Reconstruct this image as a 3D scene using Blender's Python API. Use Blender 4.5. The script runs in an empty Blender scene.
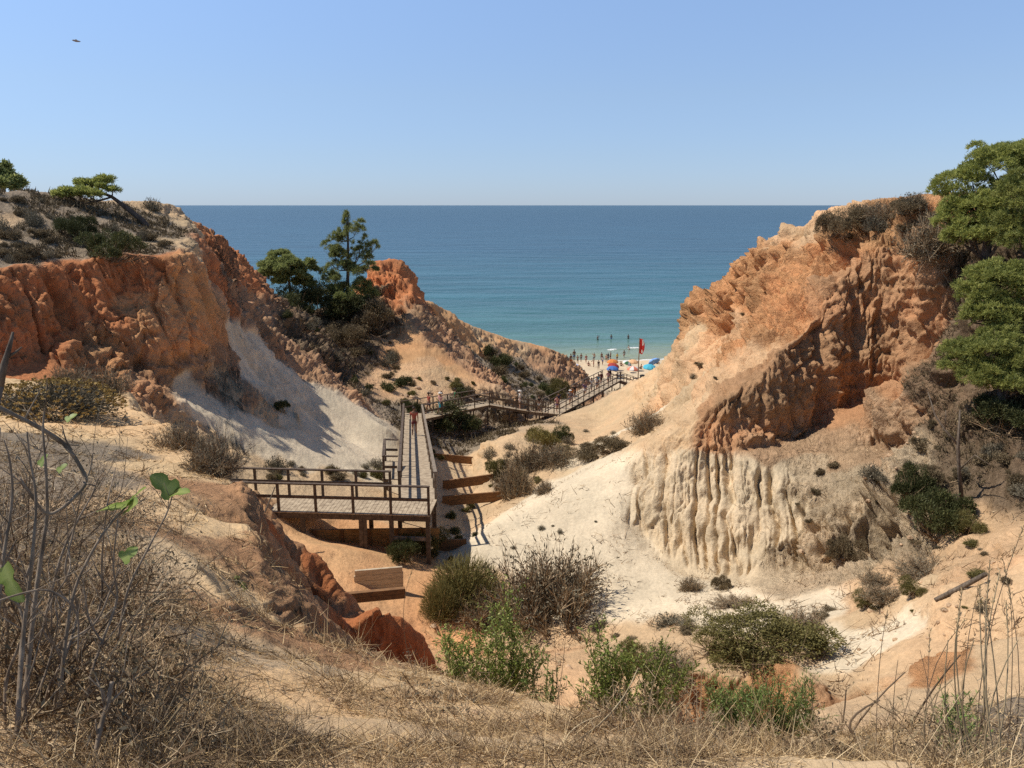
import bpy, bmesh, math, random
import numpy as np
from mathutils import Vector, Matrix, Quaternion
from mathutils.bvhtree import BVHTree

random.seed(7)
RNG = np.random.default_rng(11)
scene = bpy.context.scene
COL = scene.collection
PI = math.pi

# ------------------------------------------------------------------ camera
CAM = np.array([0.0, 0.0, 30.0])
FPX = 769.0
PITCH = math.radians(13.1)
cp, sp = math.cos(PITCH), math.sin(PITCH)
cam_data = bpy.data.cameras.new("camera")
cam_data.sensor_fit = 'HORIZONTAL'
cam_data.sensor_width = 36.0
cam_data.lens = 36.0 * FPX / 1024.0
cam_data.clip_start = 0.05
cam_data.clip_end = 90000.0
cam = bpy.data.objects.new("camera", cam_data)
cam.location = CAM
cam.rotation_euler = (PI / 2 - PITCH, 0, 0)
COL.objects.link(cam)
scene.camera = cam

def ray(px, py):
    """direction of the line of sight through a place in the view, scaled to unit horizontal length"""
    u = (px - 512.0) / FPX
    v = (384.0 - py) / FPX
    d = np.array([u, cp + v * sp, -sp + v * cp])
    return d / math.hypot(d[0], d[1])

def U(px, py, r):
    return CAM + ray(px, py) * r

def pix(p):
    """world point -> view coordinates (for checks only)"""
    d = np.asarray(p, float) - CAM
    dep = d[1] * cp - d[2] * sp
    return 512 + FPX * d[0] / dep, 384 - FPX * (d[1] * sp + d[2] * cp) / dep, dep

# ------------------------------------------------------------------ noise
def _h(ix, iy, iz, seed):
    h = (ix.astype(np.uint32) * np.uint32(374761393)
         + iy.astype(np.uint32) * np.uint32(668265263)
         + iz.astype(np.uint32) * np.uint32(2147483647)
         + np.uint32(seed * 974711 + 12345))
    h = (h ^ (h >> np.uint32(13))) * np.uint32(1274126177)
    h = h ^ (h >> np.uint32(16))
    h = h * np.uint32(2246822519)
    return h ^ (h >> np.uint32(15))

def perlin(x, y, z, seed=0):
    x = np.asarray(x, np.float32); y = np.asarray(y, np.float32); z = np.asarray(z, np.float32)
    xf = np.floor(x); yf = np.floor(y); zf = np.floor(z)
    xi = xf.astype(np.int32); yi = yf.astype(np.int32); zi = zf.astype(np.int32)
    fx = x - xf; fy = y - yf; fz = z - zf
    u = fx * fx * fx * (fx * (fx * 6 - 15) + 10)
    v = fy * fy * fy * (fy * (fy * 6 - 15) + 10)
    w = fz * fz * fz * (fz * (fz * 6 - 15) + 10)
    out = 0
    for dx in (0, 1):
        wx = u if dx else 1 - u
        for dy in (0, 1):
            wy = v if dy else 1 - v
            for dz in (0, 1):
                wz = w if dz else 1 - w
                h = _h(xi + dx, yi + dy, zi + dz, seed)
                gx = ((h & np.uint32(1023)).astype(np.float32) / 511.5 - 1)
                gy = (((h >> np.uint32(10)) & np.uint32(1023)).astype(np.float32) / 511.5 - 1)
                gz = (((h >> np.uint32(20)) & np.uint32(1023)).astype(np.float32) / 511.5 - 1)
                out = out + wx * wy * wz * (gx * (fx - dx) + gy * (fy - dy) + gz * (fz - dz))
    return out * 1.3

def fbm(x, y, z, octs=4, seed=0, gain=0.5, ridged=False):
    a = 1.0; s = 0; f = 1.0; tot = 0
    for o in range(octs):
        n = perlin(x * f, y * f, z * f, seed + o * 17)
        if ridged:
            n = 1 - 2 * np.abs(n) * 1.6
        s = s + a * n
        tot += a
        a *= gain; f *= 2.03
    return s / tot

def sstep(a, b, x):
    t = np.clip((x - a) / (b - a), 0, 1)
    return t * t * (3 - 2 * t)

# ------------------------------------------------------------------ helpers for objects
def tag(o, label=None, cat=None, group=None, kind=None):
    if label: o["label"] = label
    if cat: o["category"] = cat
    if group: o["group"] = group
    if kind: o["kind"] = kind
    return o

def empty(name, loc=(0, 0, 0), rz=0.0):
    o = bpy.data.objects.new(name, None)
    o.empty_display_size = 0.3
    COL.objects.link(o)
    o.location = loc
    o.rotation_euler = (0, 0, rz)
    return o

def mesh_obj(name, verts, faces, mat=None, parent=None, smooth=False):
    me = bpy.data.meshes.new(name)
    me.from_pydata([tuple(v) for v in verts], [], faces)
    if smooth:
        me.polygons.foreach_set("use_smooth", [True] * len(me.polygons))
    me.update()
    o = bpy.data.objects.new(name, me)
    if mat: me.materials.append(mat)
    COL.objects.link(o)
    if parent is not None: o.parent = parent
    return o

def quads_mesh(name, V, F, mat=None, smooth=False, attrs=None):
    """fast mesh from numpy arrays, F is (n,3) or (n,4)"""
    V = np.asarray(V, np.float32); F = np.asarray(F, np.int32)
    me = bpy.data.meshes.new(name)
    n, k = F.shape
    me.vertices.add(len(V)); me.vertices.foreach_set("co", V.ravel())
    me.loops.add(n * k); me.loops.foreach_set("vertex_index", F.ravel())
    me.polygons.add(n)
    me.polygons.foreach_set("loop_start", np.arange(n, dtype=np.int32) * k)
    me.polygons.foreach_set("use_smooth", np.full(n, smooth))
    if attrs:
        for nm, (typ, arr) in attrs.items():
            a = me.attributes.new(nm, typ, 'POINT')
            if typ == 'FLOAT': a.data.foreach_set("value", np.asarray(arr, np.float32).ravel())
            else: a.data.foreach_set("color", np.asarray(arr, np.float32).ravel())
    me.update(calc_edges=True)
    if mat: me.materials.append(mat)
    return me

def link(name, me, parent=None):
    o = bpy.data.objects.new(name, me)
    COL.objects.link(o)
    if parent is not None: o.parent = parent
    return o

def copy_tree(o, parent=None):
    c = o.copy()
    COL.objects.link(c)
    c.parent = parent
    for ch in list(o.children):
        copy_tree(ch, c)
    return c

class MB:
    """collects boxes, bars and tubes into one mesh"""
    def __init__(s): s.v = []; s.f = []
    def add(s, vs, fs):
        b = len(s.v); s.v += [tuple(x) for x in vs]; s.f += [tuple(i + b for i in f) for f in fs]
    def box(s, c, size, rot=None):
        hx, hy, hz = size[0] / 2, size[1] / 2, size[2] / 2
        vs = [Vector((x * hx, y * hy, z * hz)) for x in (-1, 1) for y in (-1, 1) for z in (-1, 1)]
        if rot is not None: vs = [rot @ v for v in vs]
        c = Vector(c)
        s.add([c + v for v in vs], [(0, 1, 3, 2), (4, 6, 7, 5), (0, 4, 5, 1), (2, 3, 7, 6), (0, 2, 6, 4), (1, 5, 7, 3)])
    def bar(s, a, b, w, h, up=(0, 0, 1)):
        """rectangular bar from a to b, w across, h along up"""
        a = Vector(a); b = Vector(b); d = b - a; L = d.length
        if L < 1e-6: return
        d.normalize(); up = Vector(up)
        side = d.cross(up)
        if side.length < 1e-4: side = d.cross(Vector((1, 0, 0)))
        side.normalize(); u2 = side.cross(d); u2.normalize()
        vs = []
        for p in (a, b):
            for i, j in ((-1, -1), (1, -1), (1, 1), (-1, 1)):
                vs.append(p + side * (i * w / 2) + u2 * (j * h / 2))
        s.add(vs, [(0, 3, 2, 1), (4, 5, 6, 7), (0, 1, 5, 4), (1, 2, 6, 5), (2, 3, 7, 6), (3, 0, 4, 7)])
    def tube(s, pts, rad, n=6, cap=True):
        pts = [Vector(p) for p in pts]
        if not hasattr(rad, '__len__'): rad = [rad] * len(pts)
        b = len(s.v); prev = None
        for i, p in enumerate(pts):
            d = (pts[min(i + 1, len(pts) - 1)] - pts[max(i - 1, 0)])
            if d.length < 1e-9: d = Vector((0, 0, 1))
            d.normalize()
            if prev is None:
                ref = Vector((1, 0, 0)) if abs(d.x) < 0.8 else Vector((0, 1, 0))
                e1 = d.cross(ref).normalized()
            else:
                e1 = prev - d * prev.dot(d)
                e1 = e1.normalized() if e1.length > 1e-6 else d.cross(Vector((0.3, 1, 0.2))).normalized()
            e2 = d.cross(e1); prev = e1
            for k in range(n):
                t = 2 * PI * k / n
                s.v.append(tuple(p + (e1 * math.cos(t) + e2 * math.sin(t)) * rad[i]))
        for i in range(len(pts) - 1):
            for k in range(n):
                k2 = (k + 1) % n
                s.f.append((b + i * n + k, b + i * n + k2, b + (i + 1) * n + k2, b + (i + 1) * n + k))
        if cap:
            s.f.append(tuple(b + k for k in range(n - 1, -1, -1)))
            e = b + (len(pts) - 1) * n
            s.f.append(tuple(e + k for k in range(n)))
    def build(s, name, mat, parent=None, smooth=False):
        return mesh_obj(name, s.v, s.f, mat, parent, smooth)

# ------------------------------------------------------------------ materials
def new_mat(name):
    m = bpy.data.materials.new(name)
    m.use_nodes = True
    nt = m.node_tree
    b = nt.nodes["Principled BSDF"]
    return m, nt, b

def mat_noise(name, c1, c2, scale=8.0, rough=0.8, bump=0.2, stretch=(1, 1, 1), detail=6, spec=0.3, objvar=0.0):
    m, nt, b = new_mat(name)
    tc = nt.nodes.new("ShaderNodeTexCoord")
    mp = nt.nodes.new("ShaderNodeMapping"); mp.inputs["Scale"].default_value = stretch
    n = nt.nodes.new("ShaderNodeTexNoise"); n.inputs["Scale"].default_value = scale; n.inputs["Detail"].default_value = detail
    r = nt.nodes.new("ShaderNodeValToRGB")
    r.color_ramp.elements[0].position = 0.32; r.color_ramp.elements[1].position = 0.68
    r.color_ramp.elements[0].color = (*c1, 1); r.color_ramp.elements[1].color = (*c2, 1)
    nt.links.new(tc.outputs["Object"], mp.inputs[0]); nt.links.new(mp.outputs[0], n.inputs["Vector"])
    nt.links.new(n.outputs["Fac"], r.inputs[0])
    out = r.outputs[0]
    if objvar > 0:
        oi = nt.nodes.new("ShaderNodeObjectInfo")
        hs = nt.nodes.new("ShaderNodeHueSaturation")
        mr = nt.nodes.new("ShaderNodeMapRange")
        mr.inputs["To Min"].default_value = 1 - objvar; mr.inputs["To Max"].default_value = 1 + objvar
        nt.links.new(oi.outputs["Random"], mr.inputs["Value"])
        nt.links.new(mr.outputs[0], hs.inputs["Value"]); nt.links.new(out, hs.inputs["Color"])
        out = hs.outputs[0]
    nt.links.new(out, b.inputs["Base Color"])
    b.inputs["Roughness"].default_value = rough
    b.inputs["Specular IOR Level"].default_value = spec
    if bump > 0:
        bp = nt.nodes.new("ShaderNodeBump"); bp.inputs["Strength"].default_value = bump; bp.inputs["Distance"].default_value = 0.02
        nt.links.new(n.outputs["Fac"], bp.inputs["Height"]); nt.links.new(bp.outputs[0], b.inputs["Normal"])
    return m
# ------------------------------------------------------------------ bodies: one skin surface grown over a posed skeleton
def grow(pts, edges, rad, root, sub=2):
    me_ = bpy.data.meshes.new("tmp"); me_.from_pydata([tuple(p) for p in pts], edges, [])
    o = bpy.data.objects.new("tmp", me_); COL.objects.link(o)
    md = o.modifiers.new("s", 'SKIN'); md.use_smooth_shade = True; md.branch_smoothing = 0.4
    sv = me_.skin_vertices[0].data
    for i, r in enumerate(rad):
        sv[i].radius = (r, r) if not isinstance(r, tuple) else r
        sv[i].use_root = (i == root)
    o.modifiers.new("d", 'SUBSURF').levels = sub
    dg = bpy.context.evaluated_depsgraph_get()
    res = bpy.data.meshes.new_from_object(o.evaluated_get(dg))
    V = [v.co.copy() for v in res.vertices]; Fc = [tuple(p.vertices) for p in res.polygons]
    bpy.data.objects.remove(o); bpy.data.meshes.remove(me_); bpy.data.meshes.remove(res)
    return V, Fc

def sphere(mb, c, rx, ry, rz, n=12, m=8, zmin=-1.0):
    b = len(mb.v); c = Vector(c)
    rows = []
    t0 = math.asin(max(-1, zmin))
    for i in range(m + 1):
        t = t0 + (PI / 2 - t0) * i / m
        for k in range(n):
            a = 2 * PI * k / n
            mb.v.append(tuple(c + Vector((rx * math.cos(t) * math.cos(a), ry * math.cos(t) * math.sin(a), rz * math.sin(t)))))
    for i in range(m):
        for k in range(n):
            k2 = (k + 1) % n
            mb.f.append((b + i * n + k, b + i * n + k2, b + (i + 1) * n + k2, b + (i + 1) * n + k))

POSES = {
 # pelvis height, lean, then limbs: elbow, wrist (both sides), knee, ankle (both sides); right side first; +y is forward
 'stand': dict(pel=(0, 0, .95), lean=0.0, el=[(.235, -.02, 1.13), (-.235, -.02, 1.13)], wr=[(.25, .06, .89), (-.25, .06, .89)], kn=[(.10, .02, .50), (-.10, .02, .50)], an=[(.11, 0, .085), (-.11, 0, .085)]),
 'walk': dict(pel=(0, 0, .94), lean=.04, el=[(.23, -.12, 1.15), (-.23, .08, 1.14)], wr=[(.23, -.16, .90), (-.22, .24, .96)], kn=[(.09, .16, .53), (-.09, -.02, .50)], an=[(.09, .20, .10), (-.09, -.28, .16)]),
 'lean': dict(pel=(0, 0, .93), lean=.16, el=[(.26, .12, 1.16), (-.26, .12, 1.16)], wr=[(.18, .34, 1.08), (-.18, .34, 1.08)], kn=[(.10, .04, .49), (-.10, .0, .49)], an=[(.11, 0, .085), (-.11, -.04, .085)]),
 'wave': dict(pel=(0, 0, .95), lean=0.0, el=[(.36, .02, 1.40), (-.235, -.02, 1.13)], wr=[(.30, .06, 1.64), (-.25, .06, .89)], kn=[(.12, .03, .50), (-.10, -.02, .50)], an=[(.15, .02, .085), (-.12, -.06, .085)]),
 'sit': dict(pel=(0, 0, .13), lean=-.10, el=[(.27, -.08, .36), (-.27, -.08, .36)], wr=[(.24, .16, .30), (-.24, .16, .30)], kn=[(.14, .38, .42), (-.14, .38, .42)], an=[(.13, .55, .08), (-.13, .55, .08)]),
}
def body_meshes(pose):
    p = POSES[pose]; pel = np.array(p['pel']); ln = p['lean']
    up = np.array([0, ln, 1.0]); up = up / np.linalg.norm(up)
    sp1 = pel + up * .20; ch = pel + up * .43; nk = pel + up * .55; hb = pel + up * .62 + np.array([0, .01, 0]); hd = pel + up * .70 + np.array([0, .015, 0]); tp = pel + up * .765 + np.array([0, .005, 0])
    pts = [pel, sp1, ch, nk, hb, hd, tp]; ed = [(0, 1), (1, 2), (2, 3), (3, 4), (4, 5), (5, 6)]
    rad = [(.150, .105), (.128, .09), (.150, .10), .052, .06, .088, .062]
    kn_i = []; sh = []
    for s, i in ((1, 0), (-1, 1)):
        S = pel + up * .47 + np.array([s * .165, 0, 0]); E = np.array(p['el'][i]); W = np.array(p['wr'][i]); Hd = W + (W - E) / np.linalg.norm(W - E) * .09
        b = len(pts); pts += [S, E, W, Hd]; rad += [.062, .042, .029, (.036, .018)]; ed += [(2, b), (b, b + 1), (b + 1, b + 2), (b + 2, b + 3)]; sh.append((S, E, W, Hd))
        Hp = pel + np.array([s * .09, 0, -.05]); K = np.array(p['kn'][i]); A = np.array(p['an'][i]); T = A + np.array([s * .02, .15, -.05 if A[2] < .12 else -.09])
        b = len(pts); pts += [Hp, K, K * .45 + A * .55 + np.array([0, -.02, 0]), A, T]; rad += [.095, .058, .052, .038, (.04, .026)]
        ed += [(0, b), (b, b + 1), (b + 1, b + 2), (b + 2, b + 3), (b + 3, b + 4)]; kn_i.append((Hp, K))
    V, Fc = grow(pts, ed, rad, 0)
    mb = MB(); mb.add(V, Fc)
    hd = Vector(hd)
    mb.tube([hd + Vector((0, .075, .03)), hd + Vector((0, .105, -.005)), hd + Vector((0, .08, -.012))], [.008, .014, .008], 6)     # nose
    for s in (-1, 1): sphere(mb, hd + Vector((s * .088, 0, -.005)), .012, .022, .032, 6, 4)
    for S, E, W, Hd in sh:
        d = Vector(Hd - W).normalized(); side = d.cross(Vector((1, 0, 0.01))).normalized()
        for q, (off, L_) in enumerate(((-.030, .062), (-.010, .075), (.010, .080), (.030, .070))):
            a = Vector(Hd) + side * off
            mb.tube([a - d * .02, a + d * L_ * .5, a + d * L_ * .9 + Vector((0, .012, 0))], [.009, .0085, .006], 5)
        a = Vector(W) + d * .035 + side * .03
        mb.tube([a, a + side * .028 + d * .03, a + side * .03 + d * .06], [.011, .010, .007], 5)
    body = (mb.v, mb.f)
    # shorts
    pts = [pel + np.array([0, 0, .07]), pel + np.array([0, 0, -.02])]; rad = [(.158, .115), (.166, .125)]; ed = [(0, 1)]
    for Hp, K in kn_i:
        b = len(pts); pts += [Hp + np.array([0, 0, -.01]), Hp * .45 + K * .55]; rad += [.108, .09]; ed += [(1, b), (b, b + 1)]
    shorts = grow(pts, ed, rad, 1)
    # top
    pts = [pel + up * .06, sp1, ch, pel + up * .50]; rad = [(.160, .118), (.145, .108), (.165, .115), (.075, .07)]; ed = [(0, 1), (1, 2), (2, 3)]
    for S, E, W, Hd in sh:
        b = len(pts); pts += [S, S * .4 + E * .6]; rad += [.076, .062]; ed += [(2, b), (b, b + 1)]
    top = grow(pts, ed, rad, 1)
    # trousers or long skirt
    mb = MB(); sphere(mb, hd + Vector((0, -.012, .022)), .098, .102, .098, 12, 6, -.25); hair = (mb.v, mb.f)
    mb = MB(); sphere(mb, hd + Vector((0, 0, .045)), .102, .108, .078, 14, 5, 0.0)
    b = len(mb.v); n = 14
    for rr_, zz in ((.10, .047), (.165, .040)):
        for k in range(n):
            a = 2 * PI * k / n; mb.v.append((hd.x + rr_ * math.cos(a), hd.y + rr_ * 1.08 * math.sin(a), hd.z + zz))
    for k in range(n): mb.f.append((b + k, b + (k + 1) % n, b + n + (k + 1) % n, b + n + k))
    hat = (mb.v, mb.f)
    # wrapped towel: waist to the knee
    mb = MB(); n = 18; kz = (p['kn'][0][2] + p['kn'][1][2]) / 2
    for i in range(5):
        t = i / 4
        for k in range(n):
            a = 2 * PI * k / n; rr_ = (.165 + .045 * t) * (1 + .04 * math.sin(5 * a + 2 * t) * t)
            mb.v.append((pel[0] + rr_ * math.cos(a), pel[1] + rr_ * .82 * math.sin(a), (pel[2] + .06) * (1 - t) + kz * t))
    for i in range(4):
        for k in range(n): mb.f.append((i * n + k, i * n + (k + 1) % n, (i + 1) * n + (k + 1) % n, (i + 1) * n + k))
    wrap = (mb.v, mb.f)
    R = {}
    for nm, (v, f) in (('body', body), ('shorts', shorts), ('shirt', top), ('hair', hair), ('hat', hat), ('towel', wrap)):
        me_ = bpy.data.meshes.new(nm); me_.from_pydata([tuple(x) for x in v], [], f); me_.polygons.foreach_set("use_smooth", [True] * len(me_.polygons)); me_.update()
        me_.materials.append(None); R[nm] = me_
    return R
BODY = {k: body_meshes(k) for k in POSES}
def cloth(name, c):
    return mat_noise(name, tuple(x * .85 for x in c), tuple(min(1, x * 1.1) for x in c), 30, .85, .1)
SKIN = [mat_noise("skin_tan", (.36, .20, .13), (.44, .25, .165), 12, .55, .05), mat_noise("skin_brown", (.20, .105, .065), (.26, .14, .09), 12, .55, .05), mat_noise("skin_pale", (.50, .32, .24), (.58, .38, .29), 12, .55, .05)]
HAIRM = mat_noise("dark_hair", (.015, .011, .008), (.05, .035, .025), 60, .6, .3)
CLO = {k: cloth("cloth_" + k, v) for k, v in dict(rust=(.38, .10, .065), red=(.36, .05, .04), darkred=(.13, .03, .035), teal=(.04, .28, .36), white=(.72, .70, .66), green=(.05, .16, .07), navy=(.025, .03, .07), black=(.02, .02, .022), pink=(.62, .33, .33), purple=(.20, .12, .22), blue=(.06, .16, .42), grey=(.25, .25, .26), yellow=(.6, .45, .08), orange=(.62, .22, .05), turquoise=(.08, .42, .55), lilac=(.50, .50, .72), skyblue=(.20, .36, .66), coral=(.68, .22, .13), paleorange=(.72, .42, .22)).items()}
def person(loc, face, pose, label, skin=0, shirt=None, shorts=None, hat=None, towel=None, scale=1.0, group=None):
    """face: heading in degrees, 0 looks away from the camera (+y)"""
    o = empty("person", loc, math.radians(face)); o.scale = (scale,) * 3
    for nm, m in (('body', SKIN[skin]), ('hair', HAIRM if not hat else None), ('hat', CLO.get(hat)), ('shirt', CLO.get(shirt)), ('shorts', CLO.get(shorts)), ('towel', CLO.get(towel))):
        if m is None: continue
        c = link(nm, BODY[pose][nm], o); c.material_slots[0].link = 'OBJECT'; c.material_slots[0].material = m
    tag(o, label, "person", group)
    return o
# ------------------------------------------------------------------ terrain: height field from ridge, edge and valley lines
TH = math.radians(72.0)
R0, R1 = 0.7, 420.0
DG = 0.006
NT = int(2 * TH / DG) + 1
NR = int(math.log(R1 / R0) / DG) + 1
TH_AX = np.linspace(-TH, TH, NT)
LR_AX = np.linspace(math.log(R0), math.log(R1), NR)

LINES = []
def L(*pts):            # line of (px, py, distance)
    LINES.append([U(*p) for p in pts])
def LW(*pts):           # line of world (x, y, z)
    LINES.append([np.array(p, float) for p in pts])
def LP(*pts):           # line of (angle in degrees from straight ahead, distance, z)
    LINES.append([np.array([r * math.sin(math.radians(t)), r * math.cos(math.radians(t)), z]) for t, r, z in pts])

# near ground
LP((-72, 0.7, 28.42), (0, 0.7, 28.35), (72, 0.7, 28.45))
L((-400, 640, 2.6), (-150, 700, 2.2), (0, 768, 1.95), (250, 768, 1.95), (512, 768, 2.0), (800, 768, 2.05), (1024, 768, 2.1))
L((-300, 470, 9), (-100, 520, 6.0), (0, 600, 4.0), (120, 640, 3.7), (260, 690, 3.3), (420, 725, 3.0), (560, 745, 2.8))
L((-250, 400, 20), (-60, 430, 13.5), (40, 455, 11.5), (110, 490, 9.2), (180, 560, 6.2), (240, 625, 5.0), (330, 672, 4.5))
L((-200, 372, 26), (-60, 380, 23), (10, 392, 20.5), (70, 396, 19.5), (120, 405, 18.5), (150, 425, 15.5))
# near edge of the foreground, then its drop
L((-60, 372, 25), (20, 378, 23.5), (80, 381, 22.8), (118, 392, 21), (150, 415, 17.5), (190, 446, 14), (225, 470, 12), (246, 500, 10), (254, 545, 8.0),
  (258, 585, 6.9), (272, 618, 6.0), (330, 648, 5.5), (400, 665, 5.2), (470, 683, 4.9), (540, 701, 4.6), (600, 718, 4.3),
  (650, 736, 4.0), (760, 746, 3.9), (860, 738, 4.0), (960, 720, 4.3), (1060, 698, 4.7), (1250, 640, 6))
# the drop just beyond that edge
L((272, 700, 5.9), (330, 720, 5.9), (400, 735, 5.7), (470, 750, 5.5), (540, 765, 5.2), (600, 780, 4.9), (650, 800, 4.7), (760, 810, 4.6), (860, 800, 4.8), (960, 780, 5.1), (1060, 750, 5.6), (1250, 700, 7))
# gully between foreground and the fins
LW((-11.5, 30, 18.6), (-9.0, 24.0, 18.2), (-6.0, 19.5, 18.2), (-3.8, 17.0, 17.6), (-1.6, 15.5, 17.3), (1.5, 14.0, 17.2), (4.0, 13.2, 17.8), (6.5, 12.0, 19.0), (9.5, 11.0, 21.0))
# red fins of the foreground spur
L((238, 508, 12.2), (262, 520, 12.4), (276, 530, 12.2), (290, 546, 12.4), (302, 560, 12.1), (312, 578, 12.0), (322, 588, 11.7), (331, 604, 11.5), (340, 630, 11.1))
L((240, 560, 11.8), (262, 590, 11.9), (302, 650, 11.6), (335, 672, 11.2))
L((352, 640, 10.2), (362, 612, 10.3), (378, 606, 10.4), (390, 612, 10.6), (400, 616, 10.8), (416, 636, 10.9), (434, 664, 11.0))
L((356, 690, 9.9), (400, 706, 10.4), (440, 716, 10.7))
L((258, 650, 9.3), (300, 690, 8.8), (350, 710, 8.7), (440, 725, 8.8))
# valley floor
L((300, 545, 25.5), (350, 550, 25.5), (380, 555, 26.2), (440, 565, 26.6))
L((330, 600, 22.0), (380, 600, 23.4), (430, 600, 23.6), (440, 640, 22.0), (500, 650, 21.2), (600, 640, 21.4))
L((405, 650, 19.5), (460, 690, 17.5), (560, 690, 17.3), (620, 690, 17.0))
LW((-7.5, 27, 17.6), (-5.0, 27.3, 17.3), (-2.6, 27.2, 16.9), (-2.0, 30, 16.3), (-1.9, 34, 15.4), (-2.2, 38, 14.8), (-2.4, 43, 14.0), (-2.8, 49, 12.9), (-4.0, 56, 12.2), (-2.5, 62, 11.4), (1.5, 72, 9.6),
   (5, 80, 8.0), (9, 92, 5.5), (13, 104, 3.6), (15, 112, 2.6))
LW((-4.2, 31, 16.6), (-4.8, 36, 15.9), (-5.6, 43, 14.9), (-6.4, 50, 13.9), (-7.5, 57, 13.2))
# floor to the right
L((560, 622, 22.5), (640, 612, 22.6), (720, 606, 22.8), (800, 604, 22.3), (860, 596, 22.2), (920, 570, 22.8), (970, 545, 23), (1030, 525, 23.5), (1160, 490, 24.5))
L((640, 645, 19.8), (720, 640, 19.0), (840, 640, 18.3), (920, 625, 17.5), (1000, 590, 17.5), (1060, 560, 18), (1200, 520, 19))
L((850, 690, 15.3), (900, 680, 14.5), (960, 650, 14), (1030, 620, 13.8), (1160, 580, 14))
# mound with the cut face
L((636, 684, 14.6), (660, 668, 15.8), (700, 655, 16.4), (745, 648, 16.6), (795, 655, 16.2), (825, 684, 15.4), (835, 705, 14.6))
L((636, 690, 14.2), (668, 680, 15.0), (705, 668, 15.5), (750, 662, 15.8), (800, 668, 15.4), (822, 696, 14.6))
L((640, 722, 13.6), (670, 735, 14.2), (710, 738, 14.7), (750, 732, 14.9), (795, 738, 14.6), (820, 740, 13.9))
L((660, 765, 11.5), (740, 765, 12), (820, 765, 11.5))
# small orange outcrop on the right
L((918, 668, 9.6), (935, 658, 9.9), (965, 648, 10.1), (1000, 636, 10.2), (1030, 630, 10.3), (1100, 615, 10.5))
L((918, 690, 8.9), (940, 700, 9.0), (975, 690, 9.2), (1010, 672, 9.5), (1040, 660, 9.6))
# white hump
L((440, 570, 26.4), (468, 541, 28.0), (500, 521, 29.2), (560, 490, 31), (612, 463, 31.6), (645, 449, 31.8))
L((540, 580, 25.0), (585, 545, 26.8), (615, 520, 28.0), (632, 505, 28.9))
L((470, 610, 23.6), (520, 605, 23.9), (580, 600, 24.0), (630, 592, 24.2), (690, 590, 24.4))
L((500, 508, 33.5), (530, 496, 35), (562, 476, 36.8), (600, 457, 37), (650, 440, 36))
# fluted wall
L((636, 455, 31.2), (665, 451, 30.5), (700, 452, 30.0), (740, 455, 29.7), (775, 455, 29.8))
L((775, 455, 29.8), (800, 454, 30.4), (835, 452, 31.2), (870, 450, 31.6), (905, 450, 31.0), (935, 445, 30.4))
L((634, 520, 28.9), (652, 545, 27.8), (680, 570, 26.6), (720, 580, 25.9), (770, 575, 25.8), (810, 575, 25.6), (845, 575, 25.2), (880, 560, 25.0))
# dark wall above: foot and crest
L((684, 441, 29.9), (720, 446, 30.2), (760, 445, 31.2), (790, 438, 32.7), (818, 426, 34.2), (845, 410, 35.6), (880, 398, 36.0), (925, 390, 34.6))
L((655, 441, 31.4), (684, 428, 30.6), (704, 417, 30.6), (728, 396, 31.0), (748, 381, 31.6), (770, 370, 32.4), (786, 350, 33.5), (800, 334, 34.4), (818, 312, 35.4), (832, 298, 36.3), (838, 284, 36.9), (846, 270, 37.4), (870, 258, 38.0), (905, 250, 37.6), (945, 246, 36.2))
L((735, 420, 30.8), (752, 408, 31.4), (775, 395, 32.2), (790, 375, 33.2), (806, 352, 34.2), (826, 330, 35.4), (840, 312, 36.5), (858, 300, 37.3), (900, 300, 37.0), (940, 300, 35.6))
L((822, 425, 33.9), (828, 395, 34.6), (832, 360, 35.0), (836, 330, 35.8))
L((850, 375, 36.1), (870, 355, 36.9), (905, 345, 36.6), (940, 340, 35.2))
# skyline of the right-hand cliff
L((554, 417, 76), (581, 412, 80), (608, 402, 84), (622, 391, 85), (644, 378, 81), (663, 366, 75), (681, 353, 67), (691, 345, 62.5), (693, 338, 60.5), (699, 303, 58),
  (705, 297, 57), (722, 290, 55.5), (741, 264, 53), (765, 239, 50.5), (785, 231, 48.5), (802, 228, 47), (818, 215, 46), (832, 206, 45), (880, 199, 42), (940, 193, 40), (1040, 190, 38), (1300, 190, 38), (1800, 190, 40))
L((730, 340, 50), (720, 380, 44), (690, 400, 42))
L((640, 400, 70), (650, 420, 56), (640, 440, 45))
L((600, 420, 70), (590, 440, 55), (560, 455, 45))
L((494, 447, 46), (510, 435, 50), (535, 427, 57), (556, 419, 70))
L((485, 470, 41), (492, 490, 38.2), (497, 506, 35.6))
L((514, 447, 42.5), (524, 465, 40), (534, 484, 36.6))
# brown slope below the pines on the right
L((962, 300, 33), (1000, 290, 31.5), (1060, 280, 31), (1200, 260, 32), (1500, 240, 34))
L((950, 400, 31), (985, 405, 29), (1040, 400, 28.4), (1160, 380, 28.5), (1400, 330, 30))
L((905, 500, 26.4), (960, 500, 25.6), (1030, 490, 25.2), (1180, 450, 26))
# right plateau and its seaward side
LW((30, 62, 29.2), (50, 60, 29.5), (90, 60, 29.5))
LW((18, 92, 3.5), (26, 88, 5), (40, 92, 3.5), (90, 100, 3), (200, 110, 3))
# left cliff: skyline
L((-700, 190, 50), (-200, 190, 46), (0, 191, 49), (30, 189, 51), (60, 193, 54), (100, 200, 56), (150, 199, 58), (172, 201, 60), (186, 214, 61), (203, 225, 62), (221, 240, 63), (240, 259, 65),
  (262, 281, 67), (290, 309, 68), (318, 343, 66), (345, 376, 63), (372, 400, 60))
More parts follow.
